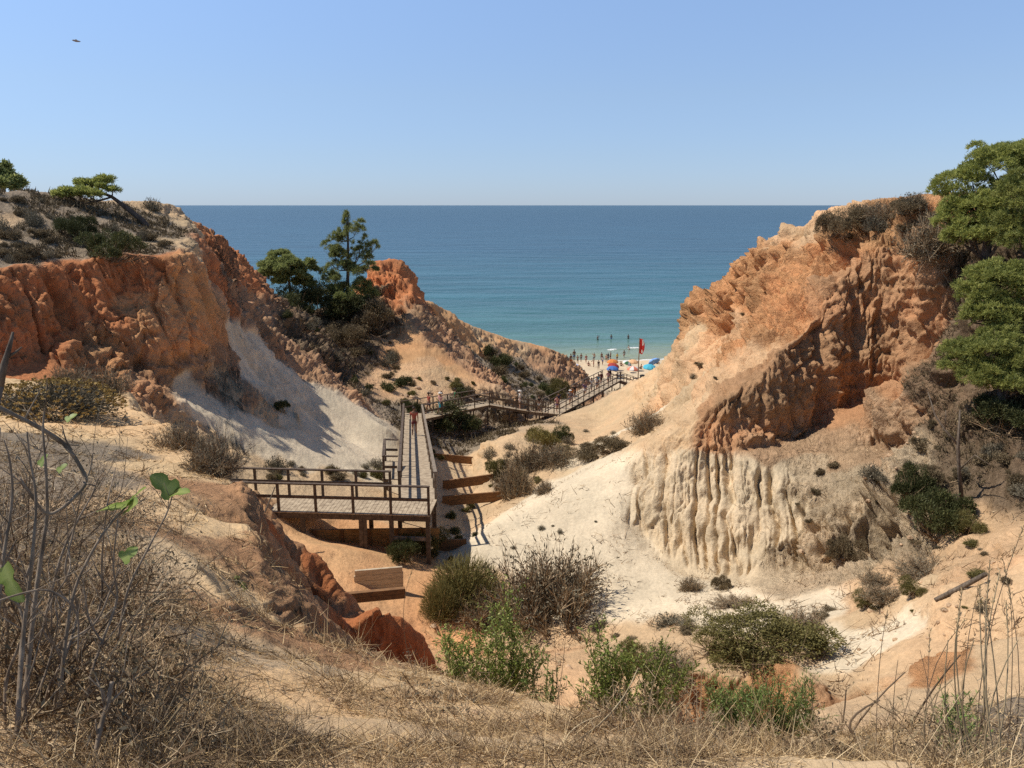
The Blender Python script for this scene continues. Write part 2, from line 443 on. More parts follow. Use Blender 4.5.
# left cliff: plateau lip and foot of the wall
L((-250, 280, 34), (0, 276, 38.0), (30, 272, 38.9), (60, 269, 39.8), (100, 264, 40.6), (140, 259, 40.8), (165, 254, 40.4), (182, 252, 40.6), (196, 262, 42.5), (212, 285, 46))
L((-250, 300, 33.6), (0, 305, 37.5), (40, 302, 38.7), (80, 300, 39.8), (120, 298, 40.4), (160, 290, 40.0), (186, 284, 40.2), (200, 300, 42.0))
L((-250, 380, 31), (0, 372, 35.5), (50, 362, 37.0), (110, 372, 38.0), (160, 385, 38.2), (196, 390, 38.8), (220, 372, 41.5), (236, 345, 46))
L((58, 345, 36.6), (75, 328, 37.4), (105, 332, 38.0), (125, 350, 37.8))
L((190, 218, 62), (190, 236, 53), (186, 248, 43.5))
L((240, 335, 52), (275, 360, 51), (310, 377, 51), (350, 403, 50), (388, 428, 47))
L((250, 290, 60), (290, 340, 59), (335, 388, 57), (372, 412, 55))
L((236, 362, 47.5), (270, 395, 46.5), (310, 420, 46), (345, 440, 45), (375, 455, 42.5))
# white tongue on the left
L((180, 402, 36.4), (215, 422, 36.6), (260, 438, 36.8), (320, 455, 37.4), (372, 474, 38))
L((180, 425, 35), (215, 445, 36.2), (255, 462, 35.6), (310, 478, 35), (360, 487, 34.4))
L((120, 430, 32), (170, 455, 29), (220, 485, 27.5), (300, 500, 30))
# shoulder with trees behind
L((262, 300, 76), (290, 308, 77), (320, 318, 77), (348, 318, 78), (366, 300, 81), (372, 275, 83))
L((320, 350, 71), (350, 345, 72), (385, 338, 75))
L((350, 375, 66), (372, 372, 68), (395, 368, 71))
L((385, 400, 61), (410, 396, 63), (445, 396, 66), (480, 398, 68))
# middle spur
L((370, 268, 84), (373, 259, 84.5), (381, 256, 85), (386, 259, 85.5), (394, 253, 86), (403, 255, 86.5), (409, 262, 86.6), (412, 281, 86.8), (418, 299, 88), (427, 299, 90), (436, 298, 91), (446, 308, 92), (460, 320, 95), (480, 327, 98), (500, 335, 100), (520, 340, 103),
  (540, 343, 105), (556, 350, 107), (568, 358, 108), (578, 370, 108), (584, 384, 106))
L((402, 266, 85), (406, 300, 79.5), (413, 325, 76), (428, 347, 73.5), (458, 370, 71.5), (488, 383, 70.5), (505, 390, 70))
L((424, 312, 89.5), (446, 340, 89.5), (480, 364, 89), (520, 381, 88), (552, 398, 85))
L((400, 290, 82), (396, 320, 79), (392, 345, 76))
L((362, 300, 85.5), (366, 285, 86), (368, 278, 86.5))
L((419, 300, 87.5), (424, 318, 86.5), (434, 335, 85))
L((515, 350, 100), (540, 370, 97), (565, 392, 93))
# beyond the middle spur and the left cliff: down to the beach
LW((-60, 92, 4), (-40, 100, 4), (-22, 108, 4), (-8, 118, 3), (4, 119, 2.8), (12, 118, 2.6))
LW((-200, 112, 3), (-90, 100, 4))
LW((-60, 78, 12), (-40, 84, 14), (-24, 92, 15))
# beach and sea bed
LW((-400, 126, 2.0), (0, 126, 2.0), (400, 126, 2.0))
LW((-400, 140, 0.9), (0, 140, 0.9), (400, 140, 0.9))
LW((-400, 150, 0.0), (0, 150, 0.0), (400, 150, 0.0))
LW((-500, 170, -1.6), (0, 170, -1.6), (500, 170, -1.6))
LW((-1200, 400, -8), (0, 400, -8), (1200, 400, -8))

def rasterize(nt, nr):
    S = np.zeros((nt, nr)); W = np.zeros((nt, nr))
    dth = 2 * TH / (nt - 1); dlr = (LR_AX[-1] - LR_AX[0]) / (nr - 1)
    for ln in LINES:
        for a, b in zip(ln[:-1], ln[1:]):
            ra = math.hypot(a[0], a[1]); rb = math.hypot(b[0], b[1])
            n = int(max(8, 3 * np.linalg.norm(b - a) / (min(ra, rb) * 0.006)))
            n = min(n, 6000)
            t = np.linspace(0, 1, n)[:, None]
            P = a + (b - a) * t
            th = np.arctan2(P[:, 0], P[:, 1]); lr = np.log(np.hypot(P[:, 0], P[:, 1]))
            i = np.rint((th + TH) / dth).astype(int); j = np.rint((lr - LR_AX[0]) / dlr).astype(int)
            ok = (i >= 0) & (i < nt) & (j >= 0) & (j < nr)
            np.add.at(S, (i[ok], j[ok]), P[ok, 2]); np.add.at(W, (i[ok], j[ok]), 1.0)
    m = W > 0
    S[m] /= W[m]
    return S, m

def resize(Z, nt, nr):
    a, b = Z.shape
    x = np.linspace(0, a - 1, nt); y = np.linspace(0, b - 1, nr)
    x0 = np.clip(np.floor(x).astype(int), 0, a - 2); y0 = np.clip(np.floor(y).astype(int), 0, b - 2)
    fx = (x - x0)[:, None]; fy = (y - y0)[None, :]
    return (Z[x0][:, y0] * (1 - fx) * (1 - fy) + Z[x0 + 1][:, y0] * fx * (1 - fy)
            + Z[x0][:, y0 + 1] * (1 - fx) * fy + Z[x0 + 1][:, y0 + 1] * fx * fy)

def relax(Z, S, m, it):
    for k in range(it):
        P = np.pad(Z, 1, mode='edge')
        Z = 0.25 * (P[2:, 1:-1] + P[:-2, 1:-1] + P[1:-1, 2:] + P[1:-1, :-2])
        Z[m] = S[m]
    return Z

def blur(Z, n, ax=None):
    for k in range(n):
        if ax in (None, 0):
            P = np.pad(Z, ((1, 1), (0, 0)), mode='edge'); Z = 0.25 * P[2:] + 0.5 * P[1:-1] + 0.25 * P[:-2]
        if ax in (None, 1):
            P = np.pad(Z, ((0, 0), (1, 1)), mode='edge'); Z = 0.25 * P[:, 2:] + 0.5 * P[:, 1:-1] + 0.25 * P[:, :-2]
    return Z

Z = None
for div, it in ((16, 1500), (8, 700), (4, 350), (2, 200), (1, 120)):
    nt, nr = max(8, (NT - 1) // div + 1), max(8, (NR - 1) // div + 1)
    S, m = rasterize(nt, nr)
    if Z is None:
        Z = np.full((nt, nr), S[m].mean())
    else:
        Z = resize(Z, nt, nr)
    Z[m] = S[m]
    Z = relax(Z, S, m, it)
ZB = blur(Z, 2)
TT, LL = np.meshgrid(TH_AX, LR_AX, indexing='ij')
RR = np.exp(LL)
XX = RR * np.sin(TT); YY = RR * np.cos(TT)

# rounded relief on the base: gullies that run down the slopes, lumps on the slopes
def grad(Zf):
    dzdt = np.gradient(Zf, TH_AX, axis=0) / RR
    dzdr = np.gradient(Zf, LR_AX, axis=1) / RR
    return np.hypot(dzdt, dzdr)
SL = blur(grad(ZB), 6)
steep = sstep(0.35, 1.1, SL)
damp = sstep(1.5, 25, RR) * (1 - sstep(112, 122, YY))
wx = fbm(XX / 6, YY / 6, XX * 0, 3, 5) * 2.0
wy = fbm(XX / 6, YY / 6, XX * 0 + 9, 3, 6) * 2.0
g1 = fbm((XX + wx) / 3.2, (YY + wy) / 3.2, ZB * 0.04, 4, 21, 0.55, ridged=True)
g2 = fbm(XX / 9, YY / 9, XX * 0, 3, 33)
walk = np.exp(-((XX + 4.5 + (YY - 27) * 0.09) / 3.0) ** 2) * sstep(22, 26, YY) * (1 - sstep(60, 66, YY))
ZB = ZB + damp * (1 - 0.85 * walk) * (steep * 0.50 * (g1 - 0.2) + 0.22 * g2 * (0.3 + steep))
# small rounded hummocks near by
ZB = ZB + 0.05 * fbm(XX / 0.7, YY / 0.7, XX * 0, 4, 71) * sstep(1.2, 3.0, RR) * (1 - sstep(16, 30, RR)) * 1.3

def base_z(x, y):
    th = np.arctan2(x, y); lr = np.log(np.maximum(np.hypot(x, y), R0))
    i = np.clip((th + TH) / (2 * TH) * (NT - 1), 0, NT - 1.001); j = np.clip((lr - LR_AX[0]) / (LR_AX[-1] - LR_AX[0]) * (NR - 1), 0, NR - 1.001)
    i0 = np.floor(i).astype(int); j0 = np.floor(j).astype(int); fi = i - i0; fj = j - j0
    return (ZB[i0, j0] * (1 - fi) * (1 - fj) + ZB[i0 + 1, j0] * fi * (1 - fj) + ZB[i0, j0 + 1] * (1 - fi) * fj + ZB[i0 + 1, j0 + 1] * fi * fj)

RS = np.exp(np.linspace(math.log(R0), math.log(300), 6000))
def base_hit(px, py):
    d = ray(px, py)
    x = d[0] * RS; y = d[1] * RS; z = 30 + d[2] * RS
    g = base_z(x, y)
    k = np.argmax(g >= z)
    if g[k] < z[k]: k = len(RS) - 1
    return np.array([x[k], y[k], g[k]])

# ------------------------------------------------------------------ resample so that cliffs get as many points as flats
half = math.radians(37.5)
th_in = np.linspace(-half, half, 1400)
th_l = np.linspace(-TH, -half, 90)[:-1]; th_r = np.linspace(half, TH, 90)[1:]
THC = np.concatenate([th_l, th_in, th_r]); NC = len(THC)
NSM = 1650
lrf = np.linspace(LR_AX[0], LR_AX[-1], 3000); rf = np.exp(lrf)
LRC = np.zeros((NC, NSM))
ii = (THC + TH) / (2 * TH) * (NT - 1); i0 = np.clip(np.floor(ii).astype(int), 0, NT - 2); fi = (ii - i0)[:, None]
jj = np.linspace(0, NR - 1, 3000); j0 = np.clip(np.floor(jj).astype(int), 0, NR - 2); fj = (jj - j0)[None, :]
def samp(A, i0, fi, j0, fj):
    return A[i0][:, j0] * (1 - fi) * (1 - fj) + A[i0 + 1][:, j0] * fi * (1 - fj) + A[i0][:, j0 + 1] * (1 - fi) * fj + A[i0 + 1][:, j0 + 1] * fi * fj
ZP = samp(ZB, i0, fi, j0, fj)
dz = np.abs(np.diff(ZP, axis=1)); dr = np.diff(rf)[None, :]; rm = 0.5 * (rf[1:] + rf[:-1])[None, :]
wgt = np.where(rm > 135, 0.25, 1.0) * np.where(rm < 1.6, 0.3, 1.0)
ds = np.sqrt((0.38 * dr) ** 2 + dz ** 2) / rm * wgt
cs = np.concatenate([np.zeros((NC, 1)), np.cumsum(ds, axis=1)], axis=1)
for c in range(NC):
    LRC[c] = np.interp(np.linspace(0, cs[c, -1], NSM), cs[c], lrf)
LRC = blur(LRC, 40, ax=0)
TC = np.repeat(THC[:, None], NSM, 1)
RC = np.exp(LRC)
VX = RC * np.sin(TC); VY = RC * np.cos(TC)
VZ = base_z(VX, VY)

def normals(X, Y, Zz):
    P = np.stack([X, Y, Zz], -1)
    a = np.gradient(P, axis=0); b = np.gradient(P, axis=1)
    n = np.cross(a, b); n /= np.linalg.norm(n, axis=-1, keepdims=True) + 1e-12
    n[n[..., 2] < 0] *= -1
    return n
NN = normals(VX, VY, VZ)
NB = np.stack([blur(NN[..., k], 8) for k in range(3)], -1); NB /= np.linalg.norm(NB, axis=-1, keepdims=True)
SLOPE = 1 - NB[..., 2]            # 0 flat .. 1 vertical
# ------------------------------------------------------------------ what the ground is made of, by place
# rgb albedo, rock roughness, fluting
KEY = {
 'W': ((0.66, 0.55, 0.39), 0.10, 0.0, 0.12),    # white sand
 'w': ((0.65, 0.54, 0.385), 0.12, 0.0, 0.3),    # white, broken
 'F': ((0.58, 0.46, 0.305), 0.42, 1.0, 0.0),   # fluted cream wall
 'f': ((0.57, 0.43, 0.275), 1.8, 0.7, 0.1),    # rough cream wall
 'C': ((0.57, 0.40, 0.235), 0.45, 0.1, 0.4),   # tan slope
 'O': ((0.63, 0.325, 0.15), 1.0, 0.2, 0.9),   # orange rock
 'o': ((0.62, 0.40, 0.225), 0.6, 0.1, 0.7),    # pale orange
 'R': ((0.50, 0.205, 0.088), 0.48, 0.9, 0.3),     # red rock
 'r': ((0.44, 0.165, 0.066), 0.6, 1.0, 0.0),     # deep red fins
 'D': ((0.48, 0.27, 0.14), 0.75, 0.35, 0.2),     # brown-red wall
 'V': ((0.61, 0.31, 0.14), 0.5, 0.9, 0.4),     # orange wall with rills
 'e': ((0.52, 0.34, 0.20), 1.3, 0.4, 0.2),     # brown to cream, crumbling
 'p': ((0.66, 0.37, 0.18), 0.25, 0.0, 0.1),     # bright orange sand
 'q': ((0.58, 0.335, 0.165), 0.22, 0.1, 0.8),     # smooth streaked clay
 'd': ((0.44, 0.26, 0.145), 0.5, 0.25, 0.9),     # brown rilled slope
 'B': ((0.23, 0.16, 0.10), 1.0, 0.0, 0.2),     # brown scree and litter
 'G': ((0.30, 0.235, 0.165), 0.6, 0.0, 0.1),    # grey brown
 'S': ((0.67, 0.46, 0.25), 0.25, 0.0, 0.0),    # foreground sand
 's': ((0.55, 0.40, 0.24), 0.3, 0.0, 0.0),    # foreground straw litter
 'Y': ((0.62, 0.485, 0.32), 0.02, 0.0, 0.0),    # beach
}
ZP_ = []
def zone(key, *pts):
    for p in pts:
        ZP_.append((base_hit(*p), key))
zone('S', (300, 690), (430, 700), (520, 720), (380, 745), (620, 735), (230, 600), (200, 520), (180, 470), (470, 692), (560, 712))
zone('s', (60, 700), (160, 720), (240, 650), (320, 740), (120, 640), (40, 600), (450, 745), (560, 750), (680, 755), (800, 755), (950, 740), (150, 560))
zone('G', (60, 540), (20, 480), (80, 450), (1000, 720))
zone('S', (120, 430), (160, 440), (40, 400), (220, 478))
zone('r', (265, 530), (290, 560), (315, 595), (380, 625), (410, 650), (360, 625))
zone('D', (262, 560), (275, 600), (300, 630), (335, 645))
for p in [(262, 545, 12.1), (275, 570, 12), (290, 600, 11.8), (310, 640, 11.5), (255, 575, 10.5), (270, 620, 9.5), (300, 660, 9), (325, 660, 11)]:
    ZP_.append((U(*p), 'D'))
for p in [(205, 482, 12.5), (225, 492, 12.3), (190, 470, 13), (236, 500, 12)]:
    ZP_.append((U(*p), 'S'))
zone('p', (350, 548), (330, 556), (390, 555), (420, 600), (445, 640), (470, 655), (430, 625), (370, 565), (345, 590))
zone('o', (480, 660), (540, 660))
zone('D', (262, 545), (268, 575), (280, 600), (295, 625), (310, 640), (259, 522), (275, 560), (290, 590), (325, 650))
zone('C', (620, 640), (560, 640), (660, 630))
zone('W', (520, 530), (560, 510), (600, 490), (620, 560), (600, 590), (660, 600), (580, 530), (640, 590), (540, 505), (500, 540))
zone('F', (650, 480), (680, 470), (710, 480), (740, 480), (670, 520), (700, 530), (730, 530), (770, 500), (760, 540), (720, 560), (690, 560))
zone('F', (785, 480), (785, 520))
zone('f', (815, 470), (820, 500), (850, 520), (800, 540), (840, 560), (870, 540), (850, 480), (880, 500), (900, 480), (900, 520))
zone('D', (720, 430), (760, 420), (800, 400), (840, 380), (870, 330), (880, 280), (860, 300), (900, 380), (780, 380), (880, 400))
zone('e', (800, 446), (835, 440), (870, 428), (905, 425), (780, 450), (850, 452), (885, 445), (840, 470))
zone('D', (930, 270), (925, 310))
zone('O', (720, 320), (740, 300), (760, 280), (790, 260), (830, 240), (800, 290), (860, 235), (780, 320), (750, 350), (880, 240), (710, 310), (820, 280), (900, 230))
zone('o', (720, 360), (700, 380), (740, 370), (690, 360), (790, 235), (840, 215), (820, 225))
zone('C', (650, 400), (620, 410), (680, 400), (600, 425), (580, 430), (640, 390), (700, 345), (660, 420), (680, 420), (620, 440))
zone('W', (640, 425), (600, 448), (560, 480))
zone('C', (560, 440), (500, 450), (520, 460), (540, 440), (520, 480))
zone('G', (500, 485))
zone('C', (490, 500), (470, 520), (530, 485))
zone('B', (960, 440), (1000, 460), (940, 480), (1000, 420), (960, 500), (1015, 490), (930, 400), (1010, 300), (990, 270))
zone('o', (880, 590), (920, 570), (960, 545), (1010, 550), (980, 570))
zone('W', (850, 640), (880, 640), (800, 610), (840, 660), (720, 615))
zone('C', (900, 600), (950, 610), (900, 660), (1000, 610))
zone('O', (700, 695), (780, 690))
zone('D', (740, 690), (810, 700))
zone('C', (690, 665), (740, 655), (650, 690), (830, 690))
zone('O', (956, 670), (985, 654))
zone('C', (925, 655), (915, 690), (1015, 690), (1020, 640), (895, 690), (1040, 660), (860, 700), (990, 690))
zone('C', (690, 650), (750, 645), (810, 655))
# left cliff
zone('G', (30, 240), (80, 240), (20, 210), (60, 255), (120, 250), (100, 220), (10, 260), (130, 215))
zone('C', (180, 225), (150, 205), (170, 245), (5, 235), (130, 200))
zone('R', (20, 290), (60, 285), (100, 280), (140, 275), (30, 320), (90, 320), (20, 345), (60, 310), (210, 250), (230, 270), (220, 290))
zone('V', (170, 280), (190, 310), (170, 330), (200, 280), (140, 310), (215, 330), (150, 345))
zone('O', (90, 340), (110, 350))
zone('d', (250, 300), (270, 330), (300, 360), (240, 310), (320, 375), (190, 365), (230, 365), (210, 385), (250, 402))
zone('w', (290, 420), (335, 440), (310, 430))
zone('D', (130, 360), (140, 390), (165, 380))
zone('w', (245, 345), (270, 370), (300, 390), (340, 415), (370, 435), (255, 380), (290, 400))
zone('C', (225, 390), (260, 410), (300, 425))
zone('W', (215, 420), (260, 442), (300, 455), (340, 465), (200, 405), (320, 405), (360, 425), (195, 390))
zone('C', (240, 465), (290, 480), (340, 485), (190, 440))
zone('B', (300, 340), (350, 350), (360, 370), (330, 320), (380, 360), (300, 310), (375, 320), (390, 300))
zone('q', (400, 360), (410, 350), (420, 360), (440, 365), (400, 340))
zone('o', (405, 380), (390, 380), (430, 375), (450, 385), (420, 390))
zone('R', (395, 270), (410, 280), (385, 275), (415, 300), (400, 300))
zone('d', (430, 330), (460, 355), (440, 350), (480, 370), (420, 310))
zone('q', (500, 345), (520, 350), (540, 348), (480, 340), (390, 340), (465, 325), (450, 315))
zone('C', (490, 340), (530, 355))
zone('d', (555, 365), (568, 375), (545, 362))
zone('G', (500, 375), (530, 380), (545, 395), (520, 390), (470, 410), (440, 440), (460, 450))
for p in ((-1.9, 34), (-2.2, 38), (-2.4, 43), (-2.8, 49)):
    ZP_.append((np.array([p[0], p[1], float(base_z(np.float64(p[0]), np.float64(p[1])))]), 'C'))
for x in (-100, -20, 0, 8, 14, 20, 100):
    for y in (118, 126, 140, 152):
        ZP_.append((np.array([x, y, 1.5]), 'Y'))
ZPOS = np.array([z[0] for z in ZP_]); ZVAL = np.array([list(KEY[z[1]][0]) + list(KEY[z[1]][1:]) for z in ZP_])

flat = lambda A: A.ravel()
fx, fy, fz = flat(VX), flat(VY), flat(VZ)
rr = np.sqrt(fx ** 2 + fy ** 2 + (fz - 30) ** 2)
wob = rr / 14
px_ = fx + wob * fbm(fx / (wob + .5) * 0.9, fy / (wob + .5) * 0.9, fz * 0.3, 3, 41)
py_ = fy + wob * fbm(fx / (wob + .5) * 0.9, fy / (wob + .5) * 0.9, fz * 0.3 + 7, 3, 42)
fine = rr / 34
px_ = px_ + fine * fbm(fx / (fine + .02) * .35, fy / (fine + .02) * .35, fz / (fine + .02) * .35, 3, 44) * 1.6
py_ = py_ + fine * fbm(fx / (fine + .02) * .35 + 5, fy / (fine + .02) * .35, fz / (fine + .02) * .35, 3, 45) * 1.6
pz_ = fz + 0.5 * wob * fbm(fx * 0.5, fy * 0.5, fz * 0.5 + 3, 3, 43)
ATT = np.zeros((len(fx), 6), np.float32)
for a in range(0, len(fx), 100000):
    s = slice(a, a + 100000)
    d2 = ((px_[s, None] - ZPOS[None, :, 0]) ** 2 + (py_[s, None] - ZPOS[None, :, 1]) ** 2 + 1.3 * (pz_[s, None] - ZPOS[None, :, 2]) ** 2) / (rr[s, None] ** 2)
    w = (1.0 / (d2.astype(np.float32) + 1.5e-5)) ** 4.5
    w /= w.sum(1, keepdims=True)
    ATT[s] = w @ ZVAL.astype(np.float32)
RGB = ATT[:, :3].reshape(NC, NSM, 3); ROUGH = ATT[:, 3].reshape(NC, NSM); FLUTE = ATT[:, 4].reshape(NC, NSM); STREAK = ATT[:, 5].reshape(NC, NSM)

# ------------------------------------------------------------------ rock relief
stp = sstep(0.05, 0.32, SLOPE)
sc_ = np.clip(RC / 32.0, 0.25, 2.2)
n1 = fbm(VX / 1.5, VY / 1.5, VZ / 2.8, 5, 101, 0.55)
wq = 0.5 * n1
n2 = fbm(VX / 0.6 + wq, VY / 0.6, VZ / 0.45, 4, 131, 0.6, ridged=True)
# cracks between blocks
c1 = np.abs(perlin(VX / 1.3 + wq * 1.6, VY / 1.3 - wq * 1.6, VZ / 3.4, 141)); c2 = np.abs(perlin(VX / 0.55 + wq, VY / 0.55, VZ / 1.1 + wq, 142))
crack = np.clip(1 - c1 * 7, 0, 1) ** 1.5 + 0.5 * np.clip(1 - c2 * 6.0, 0, 1) ** 1.5
# rills down the walls: narrow along the wall, long in height
def rills(h, sc, seed):
    h = np.array(h, float); h /= np.hypot(*h)
    s_ = VX * h[0] + VY * h[1]; t_ = -VX * h[1] + VY * h[0]
    return perlin(s_ / sc + 0.55 * n1 + 0.15 * perlin(s_ / 2, t_ / 3, VZ / 2.2, seed + 3), t_ / 9.0, VZ / 9.0, seed)
hsel = [(VX > 1.5) & (VY > 18), (VX < -7)]
q1 = np.select(hsel, [rills((0.98, -0.21), 0.62, 151), rills((0.45, 0.9), 1.0, 153)], rills((1, -0.1), 0.8, 155))
q2 = np.select(hsel, [rills((0.98, -0.21), 0.27, 161), rills((0.45, 0.9), 0.42, 163)], rills((1, -0.1), 0.3, 165))
fl = 1 - np.abs(q1) * 8.5; fl2 = 1 - np.abs(q2) * 8.0
# ribs that run slantwise down the open slopes
def slant(d, seed):
    d = np.array(d, float); d /= np.linalg.norm(d)
    e1 = np.cross(d, [0, 0, 1.0]); e1 /= np.linalg.norm(e1); e2 = np.cross(d, e1)
    f = lambda v: VX * v[0] + VY * v[1] + VZ * v[2]
    return fbm(f(d) / 6.5, f(e1) / 1.5 + 0.35 * n1, f(e2) / 1.5, 4, seed, 0.55, ridged=True)
sR = slant((-0.72, -0.12, -0.68), 161); sL = slant((0.72, -0.25, -0.62), 165)
wR = sstep(-8, 4, VX + 0.12 * (VY - 60) * 0)
st_ = np.where(VX > -4, sR, sL)
sc1 = np.clip(sc_, 0.3, 1.6)
n0 = fbm(VX / 4.2, VY / 4.2, VZ / 2.6, 2, 191)
nf = fbm(VX / 0.40 + wq, VY / 0.40 + wq, VZ / 0.62, 3, 195, 0.6, ridged=True)
rb = fbm(VX / 2.4 + wq * .6, VY / 2.4, VZ / 6.5, 4, 193, 0.5, ridged=True)
lmask = sstep(-0.05, 0.25, perlin(VX / 3.5, VY / 3.5, VZ / 2.0, 198)) * np.where(VX > -4, 1.0, .45)
zt = VZ / 0.62 + 0.9 * n1 + 0.6 * perlin(VX / 3, VY / 3, VZ / 3, 197)
ledge = (zt - np.floor(zt)); ledge = np.where(ledge < .75, ledge / .75, (1 - ledge) / .25) - .5
disp = stp * ROUGH * (np.where(VX > 0, 1.0, .65) * n0 + 0.50 * n1 + 0.60 * (rb - 0.25) + 0.08 * n2 - 0.34 * crack + 0.20 * nf + 0.22 * ledge * lmask) * sc1
disp = disp + stp * STREAK * 0.55 * (st_ - 0.25) * sc1
lf = np.clip(1.05 + 1.7 * perlin(VX / 1.5, VY / 1.5, VZ / 3.2, 158), .35, 1.5)
disp = disp - stp * FLUTE * lf * (0.34 * np.clip(fl, 0, 1) + 0.08 * np.clip(fl2, 0, 1) - 0.45 * np.clip(np.abs(q1), 0, .5)) * np.clip(sc_, 0.35, 1.5)
disp = disp + (1 - stp) * ROUGH * (0.14 * n1 + 0.06 * n2) * np.clip(sc_, 0.2, 1.2)
disp = disp + (1 - stp) * sstep(8, 16, RC) * (0.10 * fbm(VX / 1.3, VY / 1.3, VZ, 3, 176) + 0.03 * fbm(VX / .3, VY / .3, VZ / .3, 2, 177))
disp = disp + 0.06 * ROUGH * fbm(VX / 0.17, VY / 0.17, VZ / 0.15, 3, 171) * np.clip(sc_, 0.15, 1.4)
disp *= sstep(1.0, 2.2, RC) * (1 - sstep(118, 126, VY))
disp *= 1 - 0.9 * np.exp(-((VX + 4.5 + (VY - 27) * 0.09) / 2.0) ** 2) * sstep(22, 26, VY) * (1 - sstep(60, 66, VY))
VX2 = VX + NB[..., 0] * disp; VY2 = VY + NB[..., 1] * disp; VZ2 = VZ + NB[..., 2] * disp

# colour: strata bands, mottling, desert varnish streaks (all properties of the ground itself)
band = fbm(VX / 14, VY / 14, VZ / 0.55 + n1 * 0.3, 3, 201)
mot = fbm(VX / 1.1, VY / 1.1, VZ / 1.1, 5, 211, 0.6)
big = fbm(VX / 5, VY / 5, VZ / 3, 3, 221)
val = 1 + 0.28 * band * stp + 0.55 * mot * (0.4 + 0.6 * np.clip(ROUGH, 0, 1)) + 0.3 * big
redness = np.clip((RGB[..., 0] - RGB[..., 2]) / (RGB[..., 0] + 1e-3) - 0.35, 0, 1)
shift = (0.8 * band + 0.9 * big) * redness
C = RGB * val[..., None]
C[..., 0] *= 1 + 0.10 * shift; C[..., 1] *= 1 - 0.35 * shift; C[..., 2] *= 1 - 0.55 * shift
C = np.clip(C, 0.02, 0.75)
RGBA = np.concatenate([C, np.clip(ROUGH, 0, 1)[..., None]], -1)

idx = np.arange(NC * NSM).reshape(NC, NSM)
F = np.stack([idx[:-1, :-1], idx[1:, :-1], idx[1:, 1:], idx[:-1, 1:]], -1).reshape(-1, 4)
V = np.stack([VX2, VY2, VZ2], -1).reshape(-1, 3)

def terrain_material():
    m, nt, b = new_mat("earth")
    at = nt.nodes.new("ShaderNodeAttribute"); at.attribute_name = "soil"; at.attribute_type = 'GEOMETRY'
    geo = nt.nodes.new("ShaderNodeNewGeometry")
    n = nt.nodes.new("ShaderNodeTexNoise"); n.inputs["Scale"].default_value = 9; n.inputs["Detail"].default_value = 8; n.inputs["Roughness"].default_value = 0.65
    nt.links.new(geo.outputs["Position"], n.inputs["Vector"])
    n2 = nt.nodes.new("ShaderNodeTexNoise"); n2.inputs["Scale"].default_value = 70; n2.inputs["Detail"].default_value = 5; n2.inputs["Roughness"].default_value = 0.7
    nt.links.new(geo.outputs["Position"], n2.inputs["Vector"])
    mr = nt.nodes.new("ShaderNodeMapRange"); mr.inputs["From Min"].default_value = 0.25; mr.inputs["From Max"].default_value = 0.75
    mr.inputs["To Min"].default_value = 0.78; mr.inputs["To Max"].default_value = 1.18
    nt.links.new(n.outputs["Fac"], mr.inputs["Value"])
    mr2 = nt.nodes.new("ShaderNodeMapRange"); mr2.inputs["From Min"].default_value = 0.3; mr2.inputs["From Max"].default_value = 0.7
    mr2.inputs["To Min"].default_value = 0.84; mr2.inputs["To Max"].default_value = 1.14
    nt.links.new(n2.outputs["Fac"], mr2.inputs["Value"])
    mu = nt.nodes.new("ShaderNodeMath"); mu.operation = 'MULTIPLY'
    nt.links.new(mr.outputs[0], mu.inputs[0]); nt.links.new(mr2.outputs[0], mu.inputs[1])
    vm = nt.nodes.new("ShaderNodeVectorMath"); vm.operation = 'SCALE'
    nt.links.new(at.outputs["Color"], vm.inputs[0]); nt.links.new(mu.outputs[0], vm.inputs["Scale"])
    nt.links.new(vm.outputs[0], b.inputs["Base Color"])
    b.inputs["Roughness"].default_value = 0.95; b.inputs["Specular IOR Level"].default_value = 0.12
    # rocky ground: coarse chips, only where the ground is rock
    n3 = nt.nodes.new("ShaderNodeTexNoise"); n3.inputs["Scale"].default_value = 3.2; n3.inputs["Detail"].default_value = 9; n3.inputs["Roughness"].default_value = 0.68; n3.inputs["Distortion"].default_value = 0.5
    nt.links.new(geo.outputs["Position"], n3.inputs["Vector"])
    bp0 = nt.nodes.new("ShaderNodeBump"); bp0.inputs["Distance"].default_value = 0.30
    rk = nt.nodes.new("ShaderNodeMath"); rk.operation = 'MULTIPLY'; rk.inputs[1].default_value = 1.0
    nt.links.new(at.outputs["Alpha"], rk.inputs[0]); nt.links.new(rk.outputs[0], bp0.inputs["Strength"])
    nt.links.new(n3.outputs["Fac"], bp0.inputs["Height"])
    bp = nt.nodes.new("ShaderNodeBump"); bp.inputs["Strength"].default_value = 0.55; bp.inputs["Distance"].default_value = 0.06
    nt.links.new(bp0.outputs[0], bp.inputs["Normal"])
    bp2 = nt.nodes.new("ShaderNodeBump"); bp2.inputs["Strength"].default_value = 0.45; bp2.inputs["Distance"].default_value = 0.012
    nt.links.new(n.outputs["Fac"], bp.inputs["Height"]); nt.links.new(n2.outputs["Fac"], bp2.inputs["Height"])
    nt.links.new(bp.outputs[0], bp2.inputs["Normal"]); nt.links.new(bp2.outputs[0], b.inputs["Normal"])
    return m
M_EARTH = terrain_material()
me = quads_mesh("terrain", V, F, M_EARTH, smooth=True, attrs={"soil": ('FLOAT_COLOR', RGBA.reshape(-1, 4))})
terrain = link("terrain", me)
tag(terrain, "sandy ravine between eroded orange and white cliffs", "terrain", kind="structure")
bpy.context.view_layer.update()
BVH = BVHTree.FromObject(terrain, bpy.context.evaluated_depsgraph_get())

